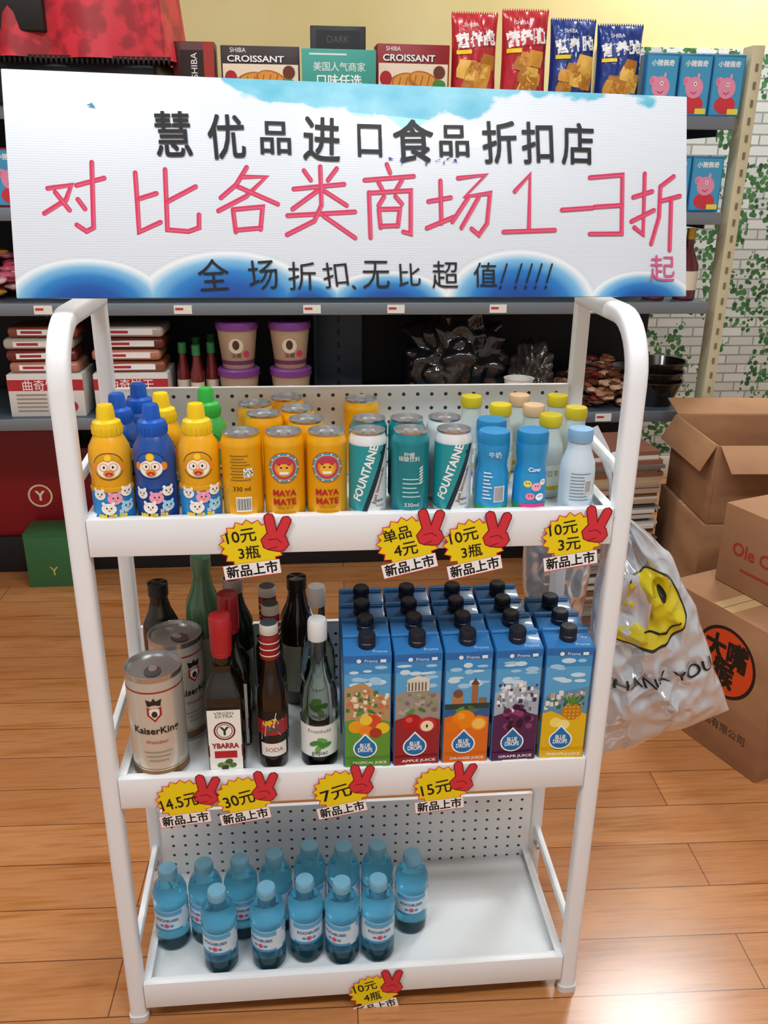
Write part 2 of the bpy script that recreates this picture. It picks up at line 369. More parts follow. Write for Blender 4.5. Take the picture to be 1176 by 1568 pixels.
# ================================================================= PRODUCTS
def canbase(b,R,Hh,body,seg=36):
    pr=[(R*.74,0),(R*.82,.0),(R,.008),(R,.012),(R,Hh-.016),(R,Hh-.012),(R*.86,Hh-.0035),(R*.9,Hh-.002),(R*.9,Hh),(R*.83,Hh),(R*.80,Hh-.005),(0.0,Hh-.005)]
    b.lathe(pr,[ALU,ALU,body,body,body,body,ALU,ALU,ALU,ALU,ALU],seg)
    top=lambda u,v,h:(u,v,Hh-.005+h)
    b.ell(top,0,-.003,R*.36,R*.5,M('#8e9196',.3,.8));b.ell(top,0,.002,R*.2,R*.34,M('#dcdde0',.2,.9))
GOLD=M('#e9a80e',.3,.15,coat=.4)
def maya(var):
    R,Hh=.0262,.116;b=MB();canbase(b,R,Hh,GOLD);m=cyl(R)
    if var==0:
        for (a,q,c) in ((.0205,.0205,'#c4552a'),(.0192,.0192,'#3f9fb5'),(.0165,.0165,'#d8c29a'),(.0155,.0155,'#b5435a'),(.012,.012,'#e88a2a')):
            b.ell(m,0,.074,a,q,M(c,.4),n=28,rings=4)
        b.ell(m,0,.081,.0105,.005,M('#c43a4a',.4),rings=3)
        b.ell(m,0,.072,.009,.0075,M('#f2b33a',.4),rings=3);b.ell(m,-.0035,.0745,.0016,.001,INK);b.ell(m,.0035,.0745,.0016,.001,INK)
        b.rect(m,-.0055,.0655,.0055,.069,WH,4);b.stroke(m,[(-.006,.078),(.006,.078)],.001,INK)
        for k in range(10):
            a=k*.63;b.ell(m,.0178*math.cos(a),.074+.0178*math.sin(a),.0012,.0012,WH,n=6,rings=1,h=b.h)
        b.text(m,'MAYA',0,.0405,M('#b8242c',.4),w=.030,bold=.03,ml=.004);b.text(m,'MATE',0,.0285,M('#b8242c',.4),w=.029,bold=.03,ml=.004)
        b.text(m,'YERBA MATE',0,.0205,M('#8a4a10',.4),w=.02,ml=.004);b.rect(m,-.014,.012,.014,.014,M('#c98d14',.4),6)
    else:
        b.rect(m,-.008,.016,.012,.036,WH,6);h=b.nh()
        for k in range(15): b.rect(m,-.007+k*.0012,.018,-.0066+k*.0012+(k%3)*.0002,.034,INK,h=h)
        b.text(m,'330 ml',0,.047,INK,w=.022,ml=.004)
        for k in range(9): b.rect(m,-.014+(k%2)*.002,.058+k*.004,.012-(k*7%5)*.002,.0592+k*.004,M('#8a6a20',.5),6,h=h)
        b.rect(m,.003,.062,.015,.074,WH,4);rr=random.Random(1);h=b.nh()
        for k in range(26): 
            x=.0035+rr.random()*.0105;z=.0625+rr.random()*.0105;b.rect(m,x,z,x+.0012,z+.0012,INK,h=h+k*1e-6)
    return b.mesh('can_yellow')
TEAL=M('#15858f',.3,.15,coat=.4)
def teal(var):
    R,Hh=.0248,.116;b=MB();body=TEAL if var else M('#e2e6e8',.28,.15,coat=.3);canbase(b,R,Hh,body);m=cyl(R)
    if var==0:
        hh=b.nh();vs=[]
        for j in range(9):
            t=j/8
            for i in range(11):
                s_=i/10;u0=-.036;u1=-.010+.030*t;vs.append(m(u0+(u1-u0)*s_,.012+.088*t,hh))
        b.raw(vs,[(j*11+i,j*11+i+1,(j+1)*11+i+1,(j+1)*11+i) for j in range(8) for i in range(10)],M('#1d979f',.3,coat=.4))
        hh=b.nh();vs=[]
        for j in range(9):
            t=j/8
            for i in range(5): 
                s_=i/4;vs.append(m(-.010+.030*t+.0065*s_,.012+.088*t,hh))
        b.raw(vs,[(j*5+i,j*5+i+1,(j+1)*5+i+1,(j+1)*5+i) for j in range(8) for i in range(4)],M('#16323e',.3))
        b.text(m,'FOUNTAINE',-.006,.064,WH,w=.078,hh=.0115,rot=1.26,bold=.03,ml=.004)
        b.text(m,'Just lemonade',.0125,.046,M('#15333f',.4),w=.05,hh=.0065,rot=1.26,ml=.004)
        b.ell(m,.017,.09,.003,.003,M('#16323e',.3));b.text(m,'NEW',.014,.026,M('#15333f',.4),w=.011,bold=.02);b.text(m,'FRESH',.014,.019,M('#15333f',.4),w=.011)
    else:
        b.text(m,'柠檬\n碳酸饮料',-.004,.085,WH,w=.028,ml=.004)
        for k in range(5): b.rect(m,-.012,.03+k*.006,.012-(k%3)*.003,.0318+k*.006,M('#a5dede',.4),6)
        for k in range(6): b.ell(m,.012,.07-k*.004,.0035,.0012,M('#d8f0ee',.4),rot=.6)
        b.text(m,'330ml',0,.02,WH,w=.018,ml=.004)
    return b.mesh('can_teal')
def kids(cap,body,acc):
    b=MB();CAP=M(cap,.35);BODY=M(body,.3,coat=.4);R=.0265
    pr=[(.021,0),(.0255,.004),(.0265,.012),(.0265,.05),(.0255,.058),(.0265,.066),(.0265,.088),(.025,.1),(.019,.112),(.0165,.116)]
    b.lathe(pr,BODY)
    cp=[(.0178,.113),(.0185,.116),(.0185,.126),(.0172,.131),(.0115,.134),(.0105,.148),(.009,.152),(0,.1525)]
    b.lathe(cp,CAP,28)
    for k in range(20):
        a=k*math.pi/10;b.box((.0187*math.cos(a),.0187*math.sin(a),.121),(.0012,.0012,.009),CAP)
    def rf(v):
        for i in range(len(pr)-1):
            if pr[i][1]<=v<=pr[i+1][1]: return pr[i][0]+(pr[i+1][0]-pr[i][0])*(v-pr[i][1])/(pr[i+1][1]-pr[i][1]+1e-9)
        return R
    m=cyl(rf);SK=M('#fbfaf5',.4);OR=M('#f2922a',.4);HB=M(acc,.35)
    # penguin character: aviator helmet, white face, orange goggles and open beak
    b.ell(m,0,.079,.0195,.0178,M('#0f1b30',.4),n=28,rings=5);b.ell(m,0,.079,.0185,.0168,HB,n=28,rings=5)
    b.ell(m,-.0165,.078,.0045,.0055,OR,rings=2);b.ell(m,.0165,.078,.0045,.0055,OR,rings=2)
    b.ell(m,0,.0755,.0145,.0115,SK,n=28,rings=5)
    b.ell(m,0,.0905,.0055,.0055,OR);b.ell(m,0,.0905,.004,.004,YEL)
    for sx in (-1,1):
        b.ell(m,sx*.0058,.0785,.0052,.0052,OR,rings=3);b.ell(m,sx*.0058,.0785,.0043,.0043,SK,rings=3);b.ell(m,sx*.0052,.0785,.0013,.0018,INK)
    b.ell(m,0,.0705,.0065,.0045,OR,rings=3);b.ell(m,0,.0692,.0044,.0026,M('#a02c1e',.4),rings=2);b.ell(m,0,.0685,.0024,.0014,M('#f07a80',.4),rings=1)
    b.rect(m,-.03,.006,.03,.048,M('#2f8fd6',.35) if body!='#184b9a' else M('#153f88',.35),14,2)
    if body!='#184b9a':
        for q in range(7): b.ell(m,-.027+q*.009,.049,.006,.004,BODY,rings=2,n=14)
    for (x,z,a,c) in ((-.014,.042,.0075,'#f4f4f2'),(.004,.037,.0085,'#f7a8c4'),(.018,.045,.007,'#f9f9f6'),(-.004,.024,.0085,'#fbfaf6'),(.017,.026,.0075,'#a6dcf5')):
        b.ell(m,x,z,a,a*.9,M(c,.4),rings=3)
        b.ell(m,x-.002,z+.001,.001,.0013,INK,n=8,rings=1);b.ell(m,x+.003,z+.001,.001,.0013,INK,n=8,rings=1);b.ell(m,x+.0005,z-.002,.0018,.001,OR,n=8,rings=1)
        b.ell(m,x-a*.6,z+a*.8,.002,.003,M(c,.4),rot=.4,n=10,rings=1);b.ell(m,x+a*.6,z+a*.8,.002,.003,M(c,.4),rot=-.4,n=10,rings=1)
    b.text(m,'뽀로로',0,.0125,YEL,w=.032,hh=.0085,bold=.04,ml=.004)
    b.text(m,'음료',.012,.0205,WH,w=.010,bold=.02)
    return b.mesh('kids_bottle')
def yog(kind):
    b=MB()
    if kind=='blue': body=M('#2095d2',.3,coat=.4);cap=M('#1a80b6',.35);bot=M('#3db06a',.35)
    else: body=M('#c9dae6',.25,coat=.3);cap=M('#7ea8cc',.35);bot=body
    if kind=='blue':
        pr=[(.017,0),(.0215,.003),(.0225,.01),(.0225,.014),(.0215,.055),(.0185,.068),(.0205,.08),(.0212,.092),(.0212,.097)]
        b.lathe(pr,[bot,bot,bot]+[body]*5);b.lathe([(.0208,.096),(.0208,.108),(.0195,.112),(0,.1125)],cap,32)
        m=cyl(lambda v:max(.0215,.0225-(v-.014)*.02))
        b.text(m,'Cow',0,.064,M('#f4f8fb',.4),w=.016,bold=.03,h=.0006)
        for (x,z,c,a) in ((-.008,.044,'#f6e06a',.0055),(.004,.04,'#f7b4cc',.007),(.013,.046,'#ffffff',.005),(-.004,.027,'#f48cb0',.006),(.009,.026,'#fdfdfd',.006)):
            b.ell(m,x,z,a,a*.85,M(c,.4),rings=3);b.ell(m,x-.0015,z+.001,.0008,.001,INK,n=8,rings=1);b.ell(m,x+.002,z+.001,.0008,.001,INK,n=8,rings=1)
        b.rect(m,-.017,.012,.017,.017,M('#d63f86',.4),8)
    elif kind=='back':
        body=M('#2095d2',.3,coat=.4)
        pr=[(.017,0),(.0215,.003),(.0225,.01),(.0225,.014),(.0215,.055),(.0185,.068),(.0205,.08),(.0212,.092),(.0212,.097)]
        b.lathe(pr,[M('#3db06a',.35)]*3+[body]*5);b.lathe([(.0208,.096),(.0208,.108),(.0195,.112),(0,.1125)],M('#1a80b6',.35),32)
        m=cyl(lambda v:.0225)
        b.rect(m,-.001,.02,.014,.042,WH,5);h=b.nh()
        for k in range(14): b.rect(m,0+k*.0009,.021,.0004+k*.0009,.041,INK,h=h)
        for k in range(8): b.rect(m,-.016,.024+k*.005,-.004-(k%3)*.002,.026+k*.005,M('#dff2fa',.5),3,h=h)
        b.text(m,'牛奶',-.002,.085,WH,w=.016)
    else:
        pr=[(.018,0),(.0225,.004),(.0235,.012),(.0235,.056),(.022,.068),(.0165,.083),(.0148,.092),(.0148,.098)]
        b.lathe(pr,body);b.lathe([(.0165,.097),(.0168,.109),(.0155,.113),(0,.1135)],cap,28)
        m=cyl(.0235);h=b.nh()
        for k in range(9): b.rect(m,-.015,.02+k*.0045,.012-(k*5%4)*.003,.0213+k*.0045,M('#6f8ea8',.5),5,h=h)
        b.rect(m,.004,.03,.014,.048,WH,4);h=b.nh();[b.rect(m,.005+k*.0011,.031,.0055+k*.0011,.047,INK,h=h) for k in range(8)]
    return b.mesh('yogurt')
def clearb(cap):
    b=MB();g=M('#d9e4e0',.15,0,.35,1.4)
    b.lathe([(.015,0),(.0195,.003),(.0205,.01),(.0205,.06),(.019,.075),(.0145,.09),(.0135,.104)],g);b.lathe([(.0152,.102),(.0158,.104),(.0158,.114),(.0145,.117),(0,.1175)],M(cap,.35),28)
    m=cyl(.0206);b.rect(m,-.03,.014,.03,.05,M('#e6e4d4',.4),16);b.rect(m,-.03,.014,.03,.02,M('#c7b92c',.4),16);b.text(m,'豆乳',0,.038,M('#7b9a3c',.4),w=.018,ml=.004)
    return b.mesh('soy_bottle')
S1=Z[0]-FL
ky=kids('#efc619','#e9a814','#dfa410');kb=kids('#1457ba','#184b9a','#1f5fb4');kg=kids('#2fa83f','#35a045','#3fa64a')
for me,x,y,r in ((ky,-.311,.036,.1),(kb,-.2555,.036,-.05),(ky,-.2,.036,.05),(kb,-.308,.094,.3),(kb,-.29,.15,.2),(ky,-.2515,.094,0),(kg,-.196,.12,0)):
    put(me,'kids_drink_bottle',(x,y,S1),r)
m0,m1=maya(0),maya(1)
for me,x,y,r in ((m1,-.1455,.034,0),(m0,-.0915,.034,.0),(m0,-.037,.034,.0),(m0,-.135,.18,1),(m0,-.12,.125,2),(m0,-.075,.15,.4),(m0,-.09,.215,1.4),(m0,-.062,.0925,2),(m0,.018,.2,0)):
    put(me,'soda_can',(x,y,S1),r)
t0,t1=teal(0),teal(1)
for me,x,y,r in ((t0,.0165,.034,.05),(t1,.072,.034,0),(t0,.1285,.034,-.05),(t1,.022,.092,1),(t1,.073,.09,2),(t0,.125,.092,1.5)):
    put(me,'soda_can',(x,y,S1),r)
yb,yk,yw=yog('blue'),yog('back'),yog('white')
for me,x,y,r in ((yk,.182,.034,0),(yb,.2335,.034,.0),(yw,.2975,.034,0),(yk,.19,.09,.5)):
    put(me,'yogurt_drink_bottle',(x,y,S1),r)
cy_,cp_=clearb('#c9b820'),clearb('#d3b088')
for me,x,y in ((cy_,.182,.2),(cp_,.255,.205),(cp_,.262,.145),(cy_,.312,.2),(cy_,.272,.09),(cy_,.319,.128),(cy_,.215,.15)):
    put(me,'soy_milk_bottle',(x,y,S1),.2)
# ---- shelf 2
S2=Z[1]-FL
def tin():
    b=MB();R=.0405;bd=M('#d6d0c2',.3,.35,coat=.3)
    b.lathe([(R*.95,0),(R,.001),(R,.004),(R*.985,.005),(R*.985,.018),(R*.985,.15),(R*.985,.163),(R*.985,.166),(R,.168),(R,.1715),(R*.95,.1715),(R*.92,.166),(0,.166)],[ALU,ALU,ALU,M('#8a6b4a',.35,.4),bd,M('#c9c5bb',.35,.3),ALU,ALU,ALU,ALU,ALU,M('#9c9a96',.35,.8)],48)
    m=cyl(R*.985)
    b.rect(m,-.06,.147,.06,.1495,M('#a93336',.3,.3),24);b.rect(m,-.06,.02,.06,.0215,M('#b49a5e',.3,.6),24)
    b.fill(m,[(-.010,.125),(-.01,.112),(0,.101),(.01,.112),(.01,.125)],M('#a8262c',.4),3);b.fill(m,[(-.007,.122),(-.007,.113),(0,.105),(.007,.113),(.007,.122)],M('#e9e2cc',.4),3)
    b.fill(m,[(-.009,.127),(-.011,.138),(-.005,.132),(0,.14),(.005,.132),(.011,.138),(.009,.127)],M('#2a2422',.4),3)
    b.ell(m,0,.114,.004,.005,M('#2a2a2a',.4))
    b.text(m,'KaiserKing',0,.085,M('#23201e',.4),w=.066,hh=.0145,bold=.02,ml=.006)
    b.text(m,'Weissbier',0,.068,M('#a8262c',.4),w=.032,ml=.006)
    for k in range(3): b.rect(m,-.02+k*.003,.05-k*.007,.02-k*.003,.0512-k*.007,M('#8c8474',.5),10)
    top=lambda u,v,h:(u,v,.166+h);b.ell(top,0,-.012,.012,.015,M('#6f6e6c',.3,.8));b.ell(top,0,-.004,.006,.009,M('#d8d8d8',.25,.9))
    return b.mesh('drink_tin')
tm=tin()
put(tm,'drink_tin',(-.2865,.048,S2),.1);put(tm,'drink_tin',(-.268,.138,S2),.8)
def oil():
    b=MB(.00003);G=M('#15140f',.12,coat=.5);a=.027
    b.lathe([(a*.9,0),(a,.003),(a,.125),(a*.97,.133),(a*.75,.147),(a*.48,.163),(.0135,.175)],G,48,n=6)
    CR=M('#a81b26',.3,coat=.3)
    b.lathe([(.0125,.16),(.0125,.186),(.0135,.187),(.0135,.192),(.0148,.193),(.0155,.22),(.0155,.246),(.014,.2495),(0,.25)],[G,CR,CR,M('#e9e4dc',.4),CR,CR,CR,CR],32)
    m=flat(-a*1.0)
    b.rect(m,-.0235,.006,.0235,.118,M('#f3f1ea',.45));b.rect(m,-.0235,.033,.0235,.053,M('#b81f2b',.4))
    b.rect(m,-.0225,.008,.0225,.116,M('#f3f1ea',.45));b.rect(m,-.0235,.112,.0235,.118,INK)
    b.ell(m,0,.077,.0155,.0155,M('#7d1420',.4));b.ell(m,0,.077,.013,.013,M('#f3f1ea',.4));b.ell(m,0,.077,.0115,.0115,M('#2c3a1e',.4));b.ell(m,0,.077,.0103,.0103,M('#f3f1ea',.4))
    b.text(m,'Y',0,.077,M('#23301c',.4),hh=.014,bold=.04);b.text(m,'VIRGEN\nEXTRA',0,.104,M('#4b6a2c',.4),w=.028,hh=.010)
    b.text(m,'YBARRA',0,.052,M('#9d1a26',.4),w=.039,hh=.009,bold=.04)
    b.rect(m,-.016,.031,.016,.043,M('#b81f2b',.4))
    for x,z,c in ((-.008,.019,'#5f7d2a'),(0,.021,'#7e9a38'),(.009,.018,'#4f6d24'),(-.002,.0145,'#24331c'),(.004,.025,'#3f5f22')): b.ell(m,x,z,.0055,.0042,M(c,.35),rot=.3)
    return b.mesh('oil')
om=oil();put(om,'olive_oil_bottle',(-.1885,.042,S2),0);put(om,'olive_oil_bottle',(-.183,.108,S2),0)
def dark():
    b=MB();G=M('#1c100b',.1,coat=.5);RF=M('#96202a',.3,.3);R=.0215
    b.lathe([(.018,0),(R,.004),(R,.118),(.0205,.128),(.0135,.152),(.011,.17),(.0108,.178),(.0135,.18),(.0135,.215),(.0125,.217),(.0132,.219),(.0132,.232),(.012,.234),(0,.2345)],[G]*6+[RF,RF,RF,M('#161416',.4),M('#c9c4ba',.4),M('#c9c4ba',.4),M('#3a4650',.4)])
    m=cyl(R);b.rect(m,-.028,.02,.028,.1,M('#1b1512',.45),16);b.rect(m,-.028,.06,.028,.085,M('#a3252c',.4),16)
    b.fill(m,[(-.02,.05),(.01,.058),(.022,.088),(.004,.098),(-.016,.082)],M('#d6cfc4',.4),3);b.fill(m,[(-.012,.056),(.008,.064),(.014,.086),(-.008,.076)],M('#5b4a42',.4),3)
    b.text(m,'1883',-.006,.082,YEL,w=.018,rot=.4,bold=.03,ml=.004);b.rect(m,-.02,.024,.02,.046,M('#ece7dd',.4),10);b.text(m,'SODA',0,.035,M('#a3252c',.4),w=.026,ml=.004)
    m2=cyl(.0136)
    for k in range(3): b.rect(m2,-.02,.186+k*.01,.02,.188+k*.01,M('#e4d6b8',.3),12)
    return b.mesh('dark_bottle')
dm=dark()
for x,y in ((-.1215,.044),(-.1215,.102),(-.128,.16)): put(dm,'dark_glass_bottle',(x,y,S2),.1)
GLS=M('#e4efec',.03,0,1,1.36)
def glassb():
    b=MB();R=.0275
    b.lathe([(.024,0),(R,.004),(R,.112),(.026,.126),(.0165,.158),(.0125,.182),(.012,.208)],GLS,40)
    b.lathe([(.0135,.205),(.014,.207),(.014,.232),(.0125,.236),(0,.2365)],M('#dfe1e2',.35),28)
    m=cyl(R);b.rect(m,-.036,.022,.036,.075,M('#e9ece8',.45),20);b.text(m,'Fromhold',0,.066,M('#2d5a3a',.4),w=.034,ml=.004)
    for k,(x,z,r) in enumerate(((-.008,.045,.5),(.004,.05,-.4),(.01,.042,.2),(-.002,.036,1.2),(.002,.043,2.2))): b.ell(m,x,z,.008,.0042,M(('#3f8a42','#69a84f')[k%2],.4),rot=r,rings=3)
    b.text(m,'gepac',0,.027,M('#3b4a44',.4),w=.024,ml=.004)
    return b.mesh('glass_bottle')
gm=glassb()
for x,y in ((-.0535,.046),(-.053,.15)): put(gm,'glass_water_bottle',(x,y,S2),0)
def greenb(col,h,cap):
    b=MB();G=M(col,.08,coat=.4);R=.029
    b.lathe([(R*.9,0),(R,.005),(R,h*.62),(R*.95,h*.7),(R*.6,h*.8),(.0145,h*.87),(.0135,h*.95),(.015,h*.96),(.015,h),(0,h+.001)],G,36)
    m=cyl(R);b.rect(m,-.035,h*.12,.035,h*.5,M('#b9c0a8',.45),16)
    b.lathe([(.0142,h*.90),(.0158,h*.91),(.0158,h*1.0),(0,h*1.002)],M(cap,.35,.3),24)
    return b.mesh('wine_bottle')
g1=greenb('#5a8264',.262,'#6d9478');g2=greenb('#1d2f24',.235,'#b7b9b4');g3=greenb('#231a16',.222,'#2a2a2c')
for me,x,y in ((g1,-.232,.213),(g3,-.084,.214),(g3,-.300,.207)): put(me,'wine_bottle',(x,y,S2),0)
put(g2,'wine_bottle',(-.182,.190,S2),0)
def carton(kind):
    b=MB(.000022);w_,d_,h_=.0685,.0455,.208;fl_={'trop':('#5a9a38','TROPICAL JUICE'),'apple':('#98202c','APPLE JUICE'),'orange':('#e0701a','ORANGE JUICE'),'grape':('#4e2050','GRAPE JUICE'),'pine':('#e4ba18','PINEAPPLE JUICE')}[kind]
    body=M('#2a74b4',.35,coat=.3);FC=M(fl_[0],.35,coat=.3);CP=M('#141b2c',.35)
    x=w_/2;y=d_/2
    vs=[(-x,-y,0),(x,-y,0),(x,y,0),(-x,y,0),(-x,-y,h_-.009),(x,-y,h_-.009),(x,y,h_),(-x,y,h_)]
    bm=bmesh.new();bv=[bm.verts.new(v) for v in vs]
    for q in ((3,2,1,0),(4,5,6,7),(0,1,5,4),(1,2,6,5),(2,3,7,6),(3,0,4,7)): bm.faces.new([bv[i] for i in q])
    bmesh.ops.bevel(bm,geom=bm.edges[:],offset=.0022,segments=2,affect='EDGES',profile=.5);bm.verts.ensure_lookup_table();bm.verts.index_update()
    b.raw([v.co.copy() for v in bm.verts],[[v.index for v in f.verts] for f in bm.faces],body);bm.free()
    b.box((0,y*.55,h_+.0005),(w_*.97,.003,.002),M('#3a86c8',.35))
    b.lathe([(.0125,h_-.006),(.0125,h_+.001),(.0115,h_+.002),(.0115,h_+.013),(.0105,h_+.0145),(0,h_+.0148)],CP,24,c=(0,-.002,0))
    for k in range(16):
        a=k*math.pi/8;b.box((.0117*math.cos(a),-.002+.0117*math.sin(a),h_+.0075),(.001,.001,.009),CP)
    sl=lambda u,v,h:(u,-y+v,h_-.009+v*(.009/d_)+h)
    b.text(sl,'Prisma',.018,.006,M('#a9d4f0',.4),w=.02,h=.0004)
    m=flat(-y);xx=x-.0018
    b.rect(m,-xx,.002,xx,.09,FC)
    b.rect(m,-xx,.085,xx,.196,M('#55a8dc',.35,coat=.3));b.rect(m,-xx,.168,xx,.196,M('#3590d0',.35,coat=.3));b.rect(m,-xx,.186,xx,.197,M('#1d6cb4',.35,coat=.3))
    rr=random.Random(kind)
    for k in range(11): b.ell(m,rr.uniform(-.022,.022),rr.uniform(.142,.18),rr.uniform(.006,.011),rr.uniform(.002,.0045),M(('#cfe8f6','#a6d3f0')[k%2],.4))
    hill={'trop':'#b89468','apple':'#9f968a','orange':'#2f5f92','grape':'#a9b4c0','pine':'#5f92b4'}[kind]
    top_={'trop':(.150,.155,.138,.128),'apple':(.138,.140,.136,.132),'orange':(.112,.110,.112,.110),'grape':(.135,.142,.138,.13),'pine':(.122,.126,.13,.134)}[kind]
    b.fill(m,[(-xx,.085),(xx,.085),(xx,top_[3]),(.014,top_[2]),(-.006,top_[1]),(-.02,top_[0]),(-xx,top_[0]-.006)],M(hill,.5),1,ctr=(0,.09))
    if kind=='apple':
        for k in range(30):
            u=rr.uniform(-xx+.005,xx-.005);v=rr.uniform(.1,.134);a=rr.uniform(.002,.0045);b.ell(m,u,v,a,a*.8,M(('#b8aea0','#7f786c','#8f9a70')[k%3],.5),n=7,rings=1)
        b.rect(m,-.016,.137,.016,.156,M('#ded6c6',.5));h=b.nh();[b.rect(m,-.0145+i*.0048,.138,-.0122+i*.0048,.152,M('#6a655c',.5),h=h) for i in range(6)];b.fill(m,[(-.018,.156),(.018,.156),(0,.163)],M('#e6dfd0',.5),1)
    elif kind=='orange':
        b.rect(m,-.022,.112,-.006,.128,M('#b8804e',.5));b.rect(m,.006,.112,.015,.144,M('#a06a42',.5));b.fill(m,[(.004,.144),(.017,.144),(.0105,.155)],M('#6a4034',.5),1);b.ell(m,-.014,.13,.007,.007,M('#7a5038',.5));b.rect(m,.017,.112,.028,.122,M('#8a6a4c',.5));b.rect(m,-xx,.104,xx,.113,M('#2b4038',.5));b.fill(m,[(-.02,.104),(.02,.104),(.01,.096),(-.01,.096)],M('#5a6a70',.5),1)
    else:
        pal={'trop':('#e8c7a0','#c8744e','#f0e2cc','#4d7a3c'),'grape':('#f4f4f2','#d3dae2','#8298b4','#2d4058'),'pine':('#e9e4da','#c7a48c','#7a90a0','#2f6a4c')}[kind]
        hi={'trop':.14,'grape':.142,'pine':.124}[kind]
        for k in range(60):
            u=rr.uniform(-xx+.004,xx-.004);v=rr.uniform(.098,hi);a=rr.uniform(.0014,.0034);b.rect(m,u-a,v-a,u+a,v+a*1.5,M(pal[k%4],.5),h=b.h+.000006*k)
        b.h+=.0004
    b.fill(m,[(-xx,.03),(xx,.03),(xx,.088),(.018,.093),(-.004,.086),(-.02,.094),(-xx,.09)],FC,1,ctr=(0,.05))
    fr={'trop':[(-.016,.081,.011,'#e8a422'),(.008,.090,.012,'#d84a2a'),(.022,.078,.010,'#f0c82c'),(-.002,.074,.010,'#ee8a22'),(-.002,.092,.009,'#f0d040'),(.012,.07,.009,'#b03a2a')],
        'apple':[(-.008,.086,.014,'#b81824'),(.014,.080,.013,'#cc2c38'),(.014,.078,.0095,'#f3e6c0'),(-.012,.09,.005,'#e05a50')],
        'orange':[(-.004,.086,.017,'#f08a14'),(.018,.078,.012,'#f09a2a'),(.018,.078,.0095,'#fcc860'),(-.02,.074,.010,'#e8790e'),(-.008,.092,.006,'#f9a63a')],
        'grape':[(rr.uniform(-.016,.022),rr.uniform(.07,.104),.0052,('#5b1f4c','#8d3f76','#2d1030')[i%3]) for i in range(30)],
        'pine':[(.010,.092,.015,'#c8821a'),(-.012,.074,.009,'#f8e26a'),(.0,.07,.009,'#fbe98a')]}[kind]
    for u,v,a,c in fr: b.ell(m,u,v,a,a*.95,M(c,.35))
    if kind=='pine':
        for k in range(9): b.stroke(m,[(.010,.104),(.010+(k-4)*.0035,.122-abs(k-4)*.002)],.002,M(('#3d7a2a','#5d9a4a')[k%2],.5))
        for k in range(16): b.ell(m,.001+(k%4)*.006,.082+(k//4)*.006,.0017,.0017,M('#e8b23a',.4),n=8,rings=1)
    if kind=='apple': b.ell(m,.014,.078,.0015,.003,INK)
    if kind in('apple','orange','trop'): b.ell(m,-.010,.104,.007,.003,M('#4f9a3a',.4),rot=.5);b.ell(m,.006,.106,.006,.0026,M('#3a7a2c',.4),rot=-.5)
    b.ell(m,-.003,.044,.0175,.0165,M('#ffffff',.4));b.fill(m,[(-.017,.053),(-.003,.070),(.011,.053)],M('#ffffff',.4),1)
    b.ell(m,-.003,.044,.0155,.0145,M('#0f74b4',.35));b.fill(m,[(-.0145,.053),(-.003,.0665),(.0085,.053)],M('#0f74b4',.35),1)
    b.text(m,'BLUE\nDROPS',-.003,.045,WH,w=.021,hh=.015,bold=.03)
    b.rect(m,-xx,.006,xx,.026,M(fl_[0],.35,coat=.3));b.text(m,fl_[1],.003,.0185,WH,w=.05,hh=.0055,bold=.02)
    for k in range(2): b.rect(m,-.016,.009+k*.003,.022,.010+k*.003,M('#e7e7d8',.5))
    b.rect(m,.018,.187,.026,.192,M('#e9f4fb',.4));b.ell(m,-.012,.1895,.0033,.0033,M('#e9f4fb',.4));b.text(m,'Prisma',.005,.1895,M('#e9f4fb',.4),w=.018)
    for sgn in (-1,1):
        ms=(lambda sg:(lambda u,v,h:(sg*(x+h),u,v)))(sgn)
        b.h=.0002
        b.rect(ms,-y+.002,.002,y-.002,.088,FC);b.rect(ms,-y+.002,.088,y-.002,.19,M('#3f93d0',.35,coat=.3));b.rect(ms,-y+.006,.03,y-.006,.07,M('#f2f2ec',.5));b.rect(ms,-y+.008,.11,y-.008,.16,M('#dfeaf2',.5))
        for k in range(6): b.rect(ms,-y+.009,.035+k*.005,y-.01,.0365+k*.005,M('#777777',.5))
        b.text(ms,fl_[1],0,.1,WH,w=.035)
    return b.mesh('carton_'+kind)
for i,k in enumerate(('trop','apple','orange','grape','pine')):
    me=carton(k)
    x=[.0155,.0865,.1585,.2305,.3045][i]
    for r in range([4,4,4,4,3][i]): put(me,'juice_carton',(x+[0,.001,-.001,.001][r],.028+.0485*r,S2),[-.02,.03,.01,.02,-.04][i]*(1 if r==0 else .3))
